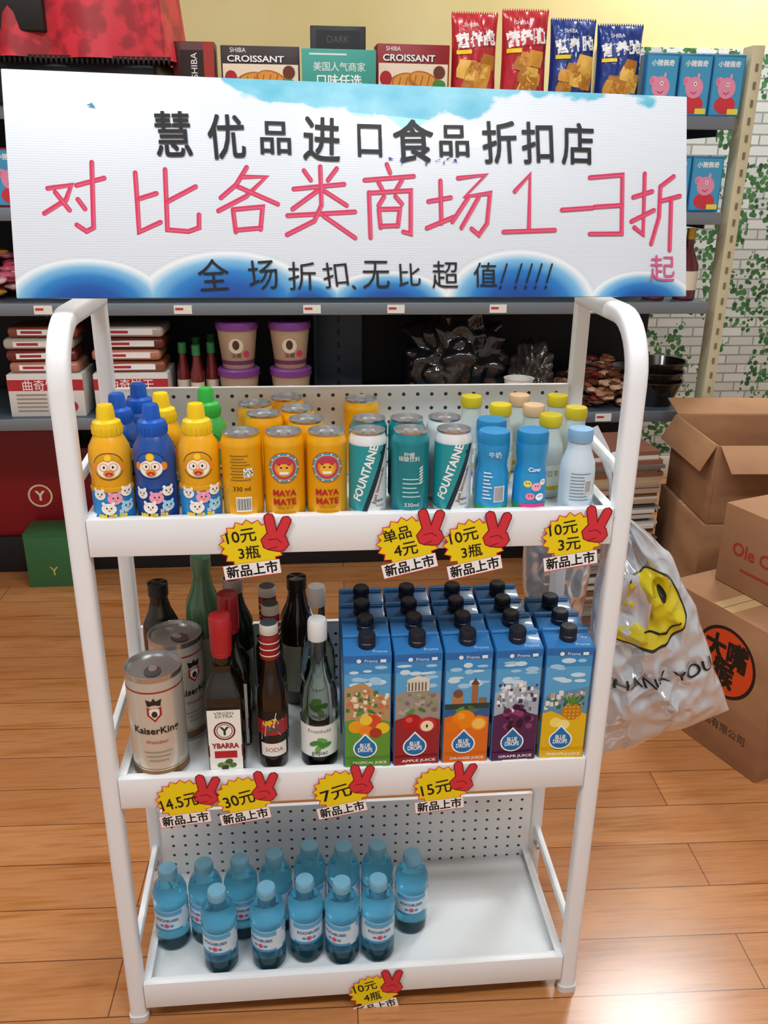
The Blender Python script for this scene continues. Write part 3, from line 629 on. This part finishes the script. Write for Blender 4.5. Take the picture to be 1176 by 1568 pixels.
# ---- shelf 3
S3=Z[2]-FL
def water():
    b=MB();G=M('#6cc6e4',.05,0,.92,1.33)
    pr=[(.018,0),(.0245,.002),(.0272,.008),(.0262,.014),(.0275,.02),(.0262,.026),(.0275,.032),(.0268,.04),(.0268,.044)]
    pr2=[(.0268,.044),(.0268,.088),(.0275,.091),(.0262,.096),(.0275,.101),(.0272,.112),(.022,.126),(.0135,.136),(.0125,.14),(.0125,.143)]
    b.lathe(pr+pr2[1:],G,36)
    L=M('#cfe4f2',.35,coat=.3);b.lathe([(.0271,.045),(.0271,.087)],L,36)
    C=M('#79b4d0',.35);b.lathe([(.0142,.139),(.0145,.141),(.0145,.152),(.0135,.155),(0,.1555)],C,28)
    for k in range(22):
        a=k*math.pi/11;b.box((.0146*math.cos(a),.0146*math.sin(a),.1465),(.0009,.0009,.009),C)
    for q in (0,math.pi*.75,-math.pi*.75):
        m=(lambda q:(lambda u,v,h:((.0272+h)*math.sin(u/.0272+q),-(.0272+h)*math.cos(u/.0272+q),v)))(q)
        b.h=.0003
        b.rect(m,-.026,.0455,.026,.050,M('#3a93cc',.4),10);b.text(m,'ROCHEUSES',0,.069,M('#1f5fa4',.4),w=.038,hh=.0055,bold=.02,ml=.006)
        b.rect(m,-.026,.078,.026,.0865,M('#5aaede',.4),10);b.ell(m,0,.058,.004,.004,M('#d84a6a',.4));b.ell(m,-.008,.058,.003,.002,M('#3f8ac8',.4));b.ell(m,.008,.058,.003,.002,M('#3f8ac8',.4))
    return b.mesh('water_bottle')
wm=water()
for x,y in ((-.2215,.045),(-.1435,.045),(-.082,.056),(-.0225,.047),(.0365,.048),(-.306,.098),(-.2485,.105),(-.19,.11),(-.1325,.118),(-.074,.132),(-.0165,.126),(.0415,.124),(.098,.1)):
    put(wm,'water_bottle',(x,y,S3),random.uniform(-.6,.6)).scale=(1.03,1.03,1.0)
# ================================================================= PRICE TAGS
def tag(l1,l2):
    b=MB(.00003);m=flat(0)
    def star(r1,r2,n=18,sx=1.0,sy=.86):
        return [((r1 if i%2==0 else r2)*math.cos(i*math.pi/n)*sx,(r1 if i%2==0 else r2)*math.sin(i*math.pi/n)*sy+.004) for i in range(2*n)]
    b.fill(m,star(.0405,.0345),M('#d8262e',.4),1);b.fill(m,star(.039,.0325),M('#f2d714',.4),1)
    rt=.17;b.rect(m,-.034,-.0385,.036,-.0185,M('#d8262e',.4),rot=rt);b.rect(m,-.0335,-.0375,.0355,-.019,WH,rot=rt)
    b.text(m,'新品上市',.001,-.028,INK,w=.062,hh=.0155,rot=rt,bold=.035)
    HR=M('#d83440',.35)
    fp=(([(.026,.014),(.020,.041)],.0105),([(.032,.014),(.041,.038)],.0105),([(.022,.010),(.034,.008)],.021),([(.021,.004),(.036,.002)],.008))
    for pts,w in fp: b.stroke(m,pts,w+.0028,M('#7c0f1a',.4))
    for pts,w in fp: b.stroke(m,pts,w,HR)
    b.stroke(m,[(.02,.012),(.03,.014),(.036,.009)],.0012,M('#7c0f1a',.4));b.stroke(m,[(.021,.0),(.03,.003)],.0012,M('#7c0f1a',.4))
    if l2:
        b.text(m,l1,-.013,.016,INK,hh=.017,rot=.2,bold=.01);b.text(m,l2,-.003,-.005,INK,hh=.017,rot=.14,bold=.01)
    else: b.text(m,l1,-.007,.001,INK,w=.05 if len(l1)>3 else .042,hh=.021,rot=.28,bold=.01)
    b.rect(flat(-.0),-.02,-.018,.02,.02,WH,h=.00005)
    return b.mesh('price_tag')
T={}
for l1,l2,x,z in (('10元','3瓶',-.136,.834),('单品','4元',.067,.833),('10元','3瓶',.155,.828),('10元','3元',.287,.834),('14.5元','',-.250,.436),('30元','',-.165,.436),('7元','',-.024,.439),('15元','',.124,.438),('10元','4瓶',.027,.031)):
    k=(l1,l2)
    if k not in T: T[k]=tag(l1,l2)
    o=put(T[k],'price_tag',(x,-.0035,z));o.rotation_euler=(0,random.uniform(-.08,.08),0);o.scale=(1.06,1,1.06)
# ================================================================= BACKGROUND GONDOLA
st=M('#4d5862',.4,.3);dk=M('#17181b',.6);rail=M('#7d868e',.35,.3)
gon=bpy.data.objects.new('store_shelf_unit',None);bpy.context.collection.objects.link(gon)
GX0,GX1=-1.7,1.135
b=MB();b.box(((GX0+GX1)/2,1.955,.73),(GX1-GX0,.02,1.42),dk);put(b.mesh('back_panel'),'back_panel',parent=gon)
b=MB();b.box(((GX0+GX1)/2,1.85,.065),(GX1-GX0,.19,.13),dk,.003);put(b.mesh('base'),'base',parent=gon)
for i,z in enumerate((.607,.938,1.19,1.44)):
    b=MB();b.box(((GX0+GX1)/2,1.725,z-.012),(GX1-GX0,.44,.02),st,.002);b.box(((GX0+GX1)/2,1.5,z-.018),(GX1-GX0,.01,.034),rail,.002)
    rr=random.Random(i)
    x=-1.0
    while x<1.1:
        b.box((x,1.4935,z-.018),(.05,.002,.024),M('#eceae2',.5));b.box((x-.01,1.492,z-.016),(.022,.001,.006),M('#c8323a',.5));x+=rr.uniform(.18,.42)
    for x in (-1.69,-.8,.05,1.12): b.box((x,1.75,z-.035),(.004,.36,.03),st)
    put(b.mesh('shelf_%d'%(i+1)),'shelf_%d'%(i+1),parent=gon)
b=MB();b.box((.048,1.91,.73),(.16,.06,1.4),M('#46525e',.4,.3),.003);b.box((-.03,1.9,.73),(.01,.08,1.4),M('#323a42',.4,.3))
for k in range(30): b.box((.048,1.878,.1+k*.043),(.008,.004,.02),BLACK)
put(b.mesh('upright_center'),'upright_center',parent=gon)
b=MB();b.box((1.19,1.56,.81),(.035,.06,1.62),M('#cfc5a2',.5),.003)
for k in range(34): b.box((1.19,1.5285,.08+k*.045),(.007,.003,.018),M('#7d7560',.6))
put(b.mesh('upright_end'),'upright_end',parent=gon)
ZTOP=1.44-.002;ZA=1.19-.002;ZB=.938-.002;ZC=.607-.002
def boxprod(name,w,d,h,main,deco,loc,rz=0):
    b=MB();b.box((0,0,h/2),(w,d,h),main,.002);m=flat(-d/2);deco(b,m,w,h);return put(b.mesh(name),name,loc,rz)
def crois(c1):
    def f(b,m,w,h):
        b.rect(m,-w/2+.004,.004,w/2-.004,h*.72,M('#eedcc4',.4))
        for x,z,r in ((-.03,h*.42,.3),(.03,h*.45,-.3)):
            b.ell(m,x,z,.045,.026,M('#b8701f',.4),rot=r);b.ell(m,x,z+.005,.038,.017,M('#dc963c',.4),rot=r)
            for k in range(4): b.stroke(m,[(x-.03+k*.018,z-.015),(x-.022+k*.018,z+.016)],.0025,M('#98551a',.5))
        b.text(m,'CROISSANT',-.01,h*.79,INK,w=w*.72,hh=h*.10,bold=.04)
        b.text(m,'CROISSANT',-.012,h*.80,WH,w=w*.72,hh=h*.10,bold=.02)
        b.text(m,'SHIBA',-w*.28,h*.93,WH,w=w*.2)
        b.ell(m,w*.36,h*.6,.016,.016,M('#6a3418',.4));b.ell(m,-w*.38,h*.5,.016,.018,M('#b01f28',.4));b.ell(m,w*.36,h*.42,.018,.012,M('#3f8a3a',.4))
    return f
boxprod('croissant_box',.205,.07,.153,M('#2c1a18',.4),crois(0),(-.163,1.57,ZTOP))
boxprod('croissant_box',.195,.07,.165,M('#8f1d24',.4),crois(0),(.240,1.57,ZTOP),.05)
boxprod('croissant_box',.11,.07,.16,M('#5a1d1c',.4),lambda b,m,w,h:(b.rect(m,-w/2+.02,.01,w/2-.03,h-.02,M('#2a1412',.4)),b.text(m,'SHIBA',0,h*.65,WH,w=.06,rot=1.57),b.rect(m,w/2-.03,0.0,w/2-.004,h,M('#a8332a',.4))),(-.335,1.57,ZTOP))
boxprod('chocolate_box',.15,.08,.215,M('#17191c',.4),lambda b,m,w,h:(b.rect(m,-.06,h*.75,.06,h*.95,M('#26292d',.4)),b.text(m,'DARK',0,h*.85,M('#55575a',.4),w=.06)),(.045,1.66,ZTOP))
boxprod('notice_card',.195,.006,.147,M('#3f9d90',.5),lambda b,m,w,h:(b.text(m,'美国人气商家',0,h*.72,WH,w=w*.7),b.text(m,'口味任选',0,h*.5,WH,w=w*.6,bold=.02),b.rect(m,-w*.4,h*.9,w*.1,h*.93,M('#d6efe9',.5))),(.043,1.515,ZTOP),.03)
boxprod('biscuit_box',.06,.05,.14,M('#d06a30',.4),lambda b,m,w,h:(b.rect(m,-.02,.02,.02,.11,M('#f5e8d0',.4)),b.ell(m,0,.06,.015,.015,M('#c84b2a',.4))),(.155,1.63,ZTOP))
def pillow(name,w,h,T_,mat,deco,loc,rx=0,rz=0,seed=0):
    b=MB(.00012)
    def th(u,v):
        e=max(0,1-abs(2*u-1)**2.6)*max(0,1-abs(2*v-1)**3.2)
        return T_*e**.6*(1+.16*noise.noise(Vector((u*5+seed,v*6,seed*3))))+.004*noise.noise(Vector((u*12,v*12,seed)))*min(1,e*4)
    nar=lambda u,v:(u-.5)*w*(1-.06*math.sin(math.pi*v))
    zz=lambda u,v: v*h+(.004*(1 if int(u*40)%2 else -1) if v in(0.0,1.0) else 0)
    grid_surface(b,lambda u,v:(nar(u,v),-th(u,v),zz(u,v)),40,30,mat);grid_surface(b,lambda u,v:(nar(u,v),th(u,v)+.0003,zz(u,v)),40,30,mat)
    mp=lambda x,z,hh:(x,-th(min(1,max(0,x/w+.5)),min(1,max(0,z/h)))-hh-.0012,z)
    deco(b,mp,w,h)
    me=b.mesh(name,60)
    o=put(me,name,loc,rz);o.rotation_euler=(rx,0,rz);return o
def chips(c2):
    def f(b,m,w,h):
        b.rect(m,-w*.38,h*.64,w*.38,h*.80,M(c2,.4),10,6,rot=.12)
        b.text(m,'营养脆',0,h*.72,WH,w=w*.8,hh=h*.15,bold=.05,ml=.008,rot=.12)
        b.text(m,'SHIBA',-w*.1,h*.86,WH,w=w*.3,ml=.01);b.rect(m,-w*.40,h*.57,-w*.1,h*.61,YEL,6)
        rr=random.Random(c2)
        for k in range(8):
            x,z=rr.uniform(-w*.22,w*.26),rr.uniform(h*.18,h*.52);a=rr.uniform(.016,.026)
            b.fill(m,[(x-a,z-a*.7),(x,z-a),(x+a*.8,z-a),(x+a,z),(x+a,z+a*.8),(x,z+a*.9),(x-a*.6,z+a),(x-a,z+.1*a)],M(('#d89a3c','#b8782a','#ecbc58')[k%3],.5),4)
        b.rect(m,-w*.3,h*.08,w*.3,h*.12,WH,8)
    return f
RB=M('#c02a36',.3,.1,coat=.4);BB=M('#1c3888',.3,.1,coat=.4)
for mt,c,x,h,r in ((RB,'#b0202c',.410,.245,.02),(RB,'#cc3a44',.547,.255,-.03),(BB,'#284898',.681,.235,.03),(BB,'#1e4090',.812,.225,-.04)):
    pillow('chips_bag',.128,h,.034,mt,chips(c),(x,1.565,ZTOP+.004),rx=-.06,rz=r,seed=x*10)
def pig(b,m,w,h):
    b.rect(m,-w*.46,h*.04,w*.46,h*.96,M('#469fca',.4));b.text(m,'小猪佩奇',0,h*.85,WH,w=w*.7,bold=.03)
    b.ell(m,0,h*.2,w*.34,h*.15,M('#d63a44',.4));b.ell(m,0,h*.47,w*.28,h*.17,M('#ea94b2',.4));b.ell(m,-w*.24,h*.57,w*.13,h*.075,M('#ea94b2',.4));b.ell(m,-w*.29,h*.57,w*.06,h*.045,M('#e67ba0',.4))
    b.ell(m,w*.02,h*.53,w*.05,h*.035,WH);b.ell(m,w*.02,h*.53,w*.02,h*.015,INK);b.ell(m,w*.1,h*.66,w*.04,h*.04,M('#f2a0bc',.4));b.stroke(m,[(-w*.1,h*.4),(0,h*.37),(w*.08,h*.41)],.002,M('#b0305c',.4))
    b.rect(m,w*.1,h*.05,w*.44,h*.14,M('#f4e24a',.4))
for x in (.925,1.020,1.113): boxprod('cartoon_biscuit_box',.090,.06,.157,M('#2578ae',.4),pig,(x,1.56,ZTOP))
for x in (1.0,1.095): boxprod('cartoon_biscuit_box',.092,.06,.15,M('#2578ae',.4),pig,(x,1.57,ZA))
for x in (-.95,-.84,-.73): boxprod('cartoon_biscuit_box',.092,.06,.15,M('#8a2430',.4),pig,(x,1.57,ZA))
# draped red cloth
b=MB();rc=NT('red_damask_cloth',.45);v,_=rc.obj();rc.l(rc.ramp(rc.noise(v,22,3),[(.42,'#9a1522'),(.55,'#cc2434')]),rc.b.inputs['Base Color'])
CXo=-.07
def drape(s,t):
    P=[(-.66,1.46),(-.16,1.46),(-.16,1.86),(-.66,1.86)];L=[.5,.4,.5,.4];d=s*1.8;k=0
    while k<3 and d>L[k]: d-=L[k];k+=1
    a,c=P[k],P[(k+1)%4];q=min(1,d/L[k]);x=a[0]+(c[0]-a[0])*q;y=a[1]+(c[1]-a[1])*q
    fo=(1-t)*.018*math.sin(s*70+2*math.sin(s*13))+(1-t)*.02
    nx,ny=(x+.41),(y-1.66);l=math.hypot(nx,ny)
    return (x+nx/l*fo-.18+CXo,y+ny/l*fo,1.545+t*.33)
grid_surface(b,drape,160,12,rc.m)
grid_surface(b,lambda u,v:(-.84+CXo+u*.5,1.46+v*.4,1.875+.006*math.sin(u*9)),6,6,rc.m)
b.box((-.59+CXo,1.66,1.50),(.46,.36,.12),BLACK,.004)
for k in range(44):
    x=-.86+CXo+k*.0125;b.raw([(x,1.438,1.55),(x+.0125,1.438,1.55),(x+.006,1.438,1.53)],[(0,1,2)],BLACK)
b.box((-.71+CXo,1.452,1.67),(.2,.03,.14),M('#17110f',.6),.004)
put(b.mesh('red_tablecloth',60),'red_tablecloth')
# cups
b=MB();PU=M('#743a80',.35);CB=M('#b39a80',.45)
b.lathe([(.043,0),(.046,.004),(.058,.110),(.0585,.114),(.0625,.115),(.0625,.132),(.058,.136),(.05,.1365),(0,.1355)],[CB,CB,CB,PU,PU,PU,PU,PU],36)
m=cyl(lambda v:.046+v*.11);b.ell(m,0,.07,.022,.022,M('#d9ccb6',.4),rings=5);b.ell(m,0,.073,.010,.014,M('#4a3326',.4),rings=3,h=.0008);b.text(m,'深藏',0,.042,M('#5a2a3c',.4),w=.03,ml=.01);b.ell(m,.03,.046,.01,.01,M('#c43a5c',.4),rings=2);b.rect(m,-.07,.014,.07,.026,M('#6c2f5a',.4),20)
cm_=b.mesh('cup')
for x in (-.262,-.108): 
    for z in (0,.1367): put(cm_,'porridge_cup',(x,1.565,ZC+z),.1*x)
def cherrybox(b,m,w,h):
    b.rect(m,-w*.5,h*.62,w*.5,h*.88,M('#b42e34',.4));b.text(m,'曲奇饼干',0,h*.75,WH,w=w*.6);b.ell(m,w*.2,h*.28,.022,.02,M('#981c26',.4));b.ell(m,w*.33,h*.24,.016,.016,M('#b22832',.4))
    for k in range(5): b.rect(m,-w*.4,h*.12+k*.012,w*.0,h*.12+k*.012+.005,M('#9a8a80',.5))
for x in (-.82,-.575): boxprod('cookie_box',.215,.16,.125,M('#dcd6d0',.5),cherrybox,(x,1.61,ZC))
rr=random.Random(9)
PK=[M('#b87a62',.25,coat=.4),M('#6c2a26',.25,coat=.4),M('#c0b4a8',.25,coat=.4),M('#8a4a34',.25,coat=.4)]
for x in (-.82,-.575):
    for k in range(4):
        b=MB();w_,d_,h_=.20,.13,.032
        b.box((0,0,h_/2),(w_,d_,h_),PK[(k+int(x*10))%4],.012,seg=3);m=flat(-d_/2);b.rect(m,-.07,.008,.07,.024,WH);b.rect(m,-.06,.012,.0,.02,M('#b0303a',.4))
        put(b.mesh('wrapped_cake'),'wrapped_cake',(x+rr.uniform(-.01,.01),1.61,ZC+.126+k*.034),rr.uniform(-.05,.05))
b=MB();SG=M('#6a1c1c',.15,coat=.5);b.lathe([(.018,0),(.02,.003),(.02,.085),(.011,.115),(.0105,.13)],SG,24);b.lathe([(.0125,.128),(.0125,.15),(0,.151)],M('#2f7a46',.4),20);m=cyl(.0202);b.rect(m,-.03,.02,.03,.07,M('#d9c9b4',.4),14)
sb=b.mesh('sauce')
for x,y in ((-.385,1.56),(-.345,1.6),(-.43,1.6),(-.40,1.7),(-.36,1.75)): put(sb,'sauce_bottle',(x,y,ZC)).scale=(1,1,1.35)
def pile(name,cx_,cy__,z,rx_,ry_,hh,n,pal,sz):
    b=MB();r=random.Random(name+str(n))
    for k in range(n):
        a=r.uniform(0,6.28);q=r.random()**.5;x=cx_+rx_*q*math.cos(a);y=cy__+ry_*q*math.sin(a);zz=z+sz*.35+r.random()*hh*(1-q*.75)
        bm=bmesh.new();bmesh.ops.create_icosphere(bm,subdivisions=2,radius=1);bm.verts.index_update();mt=Matrix.Translation((x,y,zz))@Matrix.Rotation(r.uniform(0,6),4,'Z')@Matrix.Rotation(r.uniform(-.3,.3),4,'X')@Matrix.Diagonal((sz,sz*.6,sz*.33,1))
        b.raw([v.co*(1+.15*math.sin(v.co.x*7)) for v in bm.verts],[[v.index for v in f.verts] for f in bm.faces],M(r.choice(pal),.25,coat=.4),mt);bm.free()
    return put(b.mesh(name,60),name)
pile('candy_pile',.87,1.66,ZC,.13,.13,.17,190,['#8a5238','#c7a184','#5c3426','#a8765a','#d8c4b0','#7a2c2a'],.026)
pile('candy_pile',-1.02,1.66,ZB,.2,.12,.2,120,['#c23a5c','#d86a84','#f0c0c8','#8a2c5a','#e0a030'],.03)
pile('snack_packet_pile',.17,1.62,ZC,.07,.09,.06,40,['#c8b43a','#3a3024','#7a5a38'],.026)
def blackbag(name,loc,sx,sy,sz,mat,seed):
    b=MB();bm=bmesh.new();bmesh.ops.create_icosphere(bm,subdivisions=5,radius=1);bm.verts.index_update()
    for v in bm.verts:
        p=v.co.copy();n_=noise.noise(p*1.6+Vector((seed,0,0)))*.35+abs(noise.noise(p*3.2+Vector((seed,2,0))))*.45
        q=p*(1+n_);q.z=max(q.z,-.8);v.co=Vector((q.x*sx,q.y*sy,(q.z+.8)*sz))
    b.raw([v.co.copy() for v in bm.verts],[[v.index for v in f.verts] for f in bm.faces],mat);bm.free();return put(b.mesh(name,80),name,loc)
blackbag('black_plastic_bag',(.41,1.70,ZC),.145,.11,.155,M('#1a1a1d',.12,coat=.8),1)
blackbag('clear_snack_bag',(.65,1.64,ZC),.06,.08,.10,M('#3a3430',.12,coat=.6),5)
b=MB();b.lathe([(.03,0),(.034,.002),(.045,.055),(.047,.056),(.042,.055),(.03,.008),(0,.006)],M('#e6e4dc',.4),28);put(b.mesh('paper_bowl'),'paper_bowl',(.585,1.535,ZC)).scale=(1,1,1.8)
b=MB();BK=M('#191413',.2,coat=.5);b.lathe([(.05,0),(.055,.003),(.082,.075),(.085,.076),(.085,.08),(.079,.078),(.052,.01),(0,.008)],BK,40);bw=b.mesh('bowl')
put(bw,'black_bowl',(1.045,1.6,ZC));put(bw,'black_bowl',(1.045,1.6,ZC+.03));put(bw,'black_bowl',(1.05,1.605,ZC+.06));put(bw,'black_bowl',(1.045,1.8,ZC))
b=MB();b.lathe([(.03,0),(.033,.004),(.033,.1),(.012,.15),(.0115,.19)],M('#5c1420',.12,coat=.5),28);b.lathe([(.013,.175),(.013,.205),(0,.206)],M('#c8a03a',.3,.5),20);m=cyl(.0332);b.rect(m,-.04,.03,.04,.085,M('#e2d6c0',.5),16)
sm=b.mesh('liquor')
for x in (1.085,.99): put(sm,'liquor_bottle',(x,1.57,ZB))
def gift(b,m,w,h):
    b.ell(m,w*.25,h*.35,.04,.04,M('#e8d9b0',.4));b.ell(m,w*.25,h*.35,.034,.034,M('#a31f2a',.4));b.text(m,'Y',w*.25,h*.35,M('#f2e8cc',.4),hh=.035,bold=.03);b.rect(m,-w*.5,h*.9,w*.5,h*.94,M('#7c121c',.4))
boxprod('red_gift_box',.42,.16,.4,M('#8a1620',.4),gift,(-1.06,1.85,.13))
boxprod('red_gift_box',.3,.16,.3,M('#74121b',.4),gift,(-.66,1.86,.13))
boxprod('green_gift_box',.17,.12,.19,M('#356b40',.45),lambda b,m,w,h:(b.text(m,'Y',0,h*.3,M('#d8c060',.4),hh=.03),b.rect(m,-w*.5,h*.93,w*.5,h,M('#2f6a3e',.4))),(-.90,1.69,0))
boxprod('black_carton',.5,.14,.3,M('#151518',.5),lambda b,m,w,h:b.rect(m,-w*.4,h*.3,w*.4,h*.36,M('#3a3a40',.5)),(.35,1.86,.13))
# ================================================================= RIGHT SIDE: cartons, stack, bag
def ccarton(name,w,d,h,loc,rz,open_=False,deco=None,col='#a87a52'):
    n=NT('cardboard_'+name+str(len(bpy.data.materials)),.8);v,x_=n.obj();n.l(n.ramp(n.noise(v,6,4,(1,1,3)),[(.3,col),(.7,'#a97c55')]),n.b.inputs['Base Color']);mt=n.m
    b=MB();t=.005
    if open_:
        b.box((0,0,t/2),(w,d,t),mt)
        for sx in (-1,1): b.box((sx*(w/2-t/2),0,h/2),(t,d,h),mt,.001);b.box((0,sx*(d/2-t/2),h/2),(w-2*t,t,h),mt,.001)
        for sx in (-1,1):
            mtx=Matrix.Translation((sx*w/2,0,h))@Matrix.Rotation(sx*(1.1 if sx<0 else -.3),4,'Y');b.box((sx*.04,0,0),(.08,d*.96,.004),mt,.001,mtx)
            mty=Matrix.Translation((0,sx*d/2,h))@Matrix.Rotation(sx*(-.5 if sx<0 else .25),4,'X');b.box((0,sx*.05,0),(w*.96,.10,.004),mt,.001,mty)
        b.rect(flat(-d/2),-.03,h*.05,.03,h*.95,M('#b89a72',.25,coat=.3))
    else:
        b.box((0,0,h/2),(w,d,h),mt,.003);b.rect(lambda u,v,hh:(u,v,h+hh),-w/2,-.028,w/2,.028,M('#c9a878',.25,coat=.3))
        b.rect(lambda u,v,hh:(u,v,h+hh),-w/2,-.001,w/2,.001,M('#5a3d22',.8))
        b.rect(flat(-d/2),-.028,h-.07,.028,h,M('#c9a878',.25,coat=.3))
    if deco: deco(b,w,d,h)
    return put(b.mesh(name),name,loc,rz)
def logo(b,w,d,h):
    m=lambda u,v,hh:(-w/2-hh,-u,v)
    b.ell(m,.03,h*.66,.088,.088,M('#1c1410',.5),n=40);b.ell(m,.03,h*.66,.08,.08,M('#d8481a',.5),n=40);b.text(m,'大嘴\n猴',.03,h*.66,M('#14100e',.5),w=.12,hh=.12,bold=.05)
    b.text(m,'大嘴食品有限公司',.02,h*.22,M('#3a2a1c',.6),w=.2)
ccarton('cardboard_box',.40,.33,.37,(1.058,.722,0),math.radians(21.5),False,logo,'#96694a')
def d2(b,w,d,h):
    m=lambda u,v,hh:(-w/2-hh,-u,v);b.text(m,'Ole Choco',-.03,h*.5,M('#a8372a',.6),w=.2,bold=.02);b.rect(m,-.1,h*.25,.1,h*.28,M('#a8372a',.6));b.text(flat(-d/2),'Ole Choco',0,h*.6,M('#a8372a',.6),w=.2)
ccarton('cardboard_box',.34,.34,.20,(1.138,.698,.371),math.radians(20),False,d2,'#a3785a')
ccarton('cardboard_box',.40,.34,.41,(1.20,1.20,0),math.radians(-3),False,None,'#8c6242')
ccarton('cardboard_box',.38,.32,.22,(1.20,1.195,.411),math.radians(-3),True,None,'#94694a')
b=MB();r=random.Random(4);z=0
while z<.55:
    t=r.uniform(.004,.014);b.box((r.uniform(-.01,.01),r.uniform(-.01,.01),z+t/2),(.28+r.uniform(-.03,.02),.2,t),M(r.choice(['#9a948c','#c9c4ba','#6f6a66','#b59a7c','#dad6cc','#8b5a48','#4c4a4c']),.6));z+=t
put(b.mesh('magazine_stack'),'magazine_stack',(.80,1.33,0),.1)
def hbag(name,Lp,Rp,y0,T_,mat,deco,seed):
    b=MB(.0004)
    def lerp(P,t):
        k=t*(len(P)-1);i=min(int(k),len(P)-2);q=k-i;q=q*q*(3-2*q)*.5+q*.5
        return (P[i][0]+(P[i+1][0]-P[i][0])*q,P[i][1]+(P[i+1][1]-P[i][1])*q)
    def ridge(v): return 1-abs(noise.noise(v))*3.2
    def S_(s,t,side,h=0):
        t=min(1,max(0,t));a,c=lerp(Lp,t),lerp(Rp,t);x=a[0]+(c[0]-a[0])*s;z=a[1]+(c[1]-a[1])*s
        e=max(0,math.sin(math.pi*min(1,max(0,s))))**.55*min(1,(1-t)*6+.1)
        crease=.012*ridge(Vector((x*14+z*6,z*8-x*4,seed)))+.007*ridge(Vector((x*30-z*14,z*22+x*10,seed+3)))+.006*math.sin(s*30+z*24)*(1-t)
        sag=.016*noise.noise(Vector((s*5,t*7,seed)))
        return (x+sag*.3,y0+side*(T_*e*(.3+.7*t)+crease*e)-(h if side<0 else -h),z+.6*sag*(1 if t>.9 else .3))
    for side in (-1,1): grid_surface(b,lambda u,v:S_(u,v,side),110,110,mat)
    deco(b,lambda s,t,h:S_(s,t,-1,h))
    return put(b.mesh(name,180),name)
PB=NT('white_plastic_film',.16);PB.b.inputs['Base Color'].default_value=lin('#cdd2da');PB.b.inputs['Metallic'].default_value=.3;PB.b.inputs['Coat Weight'].default_value=.8;PB.b.inputs['Coat Roughness'].default_value=.08
def ty(b,mp):
    b.h=.0012
    b.ell(mp,.52,.42,.38,.17,M('#2a2a20',.35),rings=26,n=70);b.ell(mp,.52,.42,.36,.16,M('#d9c81c',.3,coat=.5),rings=26,n=70)
    b.fill(mp,[(.12,.36),(.3,.22),(.48,.27),(.55,.38),(.46,.5),(.28,.52),(.15,.46)],PB.m,rings=18);b.ell(mp,.68,.37,.035,.03,INK,rings=6)
    b.stroke(mp,[(.42+.36*i/24,.49+.045*math.sin(math.pi*i/24)) for i in range(25)],.012,INK)
    b.text(lambda u,v,h:mp(u,1-v,h),'THANK YOU',.50,.29,INK,w=.9,hh=.055,ml=.012,bold=.01)
hbag('plastic_bag',[(.395,.80),(.385,.70),(.385,.60),(.395,.50),(.415,.355)],[(.425,.80),(.50,.74),(.555,.64),(.60,.54),(.645,.44)],.16,.045,PB.m,ty,2)
b=MB();b.sweep([(.37,.20,.93),(.385,.185,.90),(.40,.17,.86),(.405,.16,.81),(.41,.16,.79)],.009,.004,PB.m);b.sweep([(.372,.10,.92),(.39,.13,.88),(.405,.15,.82),(.41,.16,.79)],.008,.004,PB.m);put(b.mesh('bag_handle',80),'bag_handle')
CG=NT('clear_plastic_film',.15);CG.b.inputs['Base Color'].default_value=lin('#aeb9c4');CG.b.inputs['Transmission Weight'].default_value=.5;CG.b.inputs['Coat Weight'].default_value=.5
hbag('clear_plastic_bag',[(.35,.80),(.315,.72),(.315,.62),(.34,.52)],[(.40,.80),(.43,.72),(.44,.62),(.43,.50)],.34,.03,CG.m,lambda b,mp:None,8)
# ================================================================= LIGHTS
def lamp(x,y,sx,sy,e,col=(.90,.96,1)):
    b=MB();b.box((0,0,0),(sx+.05,sy+.05,.03),M('#f0f0f0',.5),.004)
    b.rect(lambda u,v,h:(u,v,-.0155-h),-sx/2,-sy/2,sx/2,sy/2,M('#fffdf8',.5,emis=4.0))
    o=put(b.mesh('ceiling_light'),'ceiling_light',(x,y,H-.018))
    ld=bpy.data.lights.new('lamp','AREA');ld.shape='RECTANGLE';ld.size=sx;ld.size_y=sy;ld.energy=e;ld.color=col
    l=bpy.data.objects.new('lamp',ld);bpy.context.collection.objects.link(l);l.location=(0,0,-.03);l.parent=o
for x,y,sx,e in ((-1.0,-1.0,1.1,29),(.7,-1.2,1.1,29),(-1.3,1.1,1.1,13),(1.62,2.1,.6,40),(.2,.5,.6,14)): lamp(x,y,sx,.3,e)
wd=bpy.data.worlds.new('world');sc.world=wd;wd.use_nodes=True;wd.node_tree.nodes['Background'].inputs[0].default_value=(.8,.86,1,1);wd.node_tree.nodes['Background'].inputs[1].default_value=.3
# ================================================================= CAMERA
yaw,pit,rol=.0910,.3729,.0105
F=Vector((math.sin(yaw)*math.cos(pit),math.cos(yaw)*math.cos(pit),-math.sin(pit)));R=Vector((math.cos(yaw),-math.sin(yaw),0));U=R.cross(F)
R2=R*math.cos(rol)+U*math.sin(rol);U2=-R*math.sin(rol)+U*math.cos(rol)
cd=bpy.data.cameras.new('camera');co=bpy.data.objects.new('camera',cd);bpy.context.collection.objects.link(co)
co.matrix_world=Matrix(((R2.x,U2.x,-F.x,-.0599),(R2.y,U2.y,-F.y,-1.0442),(R2.z,U2.z,-F.z,1.2892),(0,0,0,1)))
cd.sensor_fit='HORIZONTAL';cd.sensor_width=36;cd.lens=1333.56/1176*36;cd.clip_start=.05;sc.camera=co
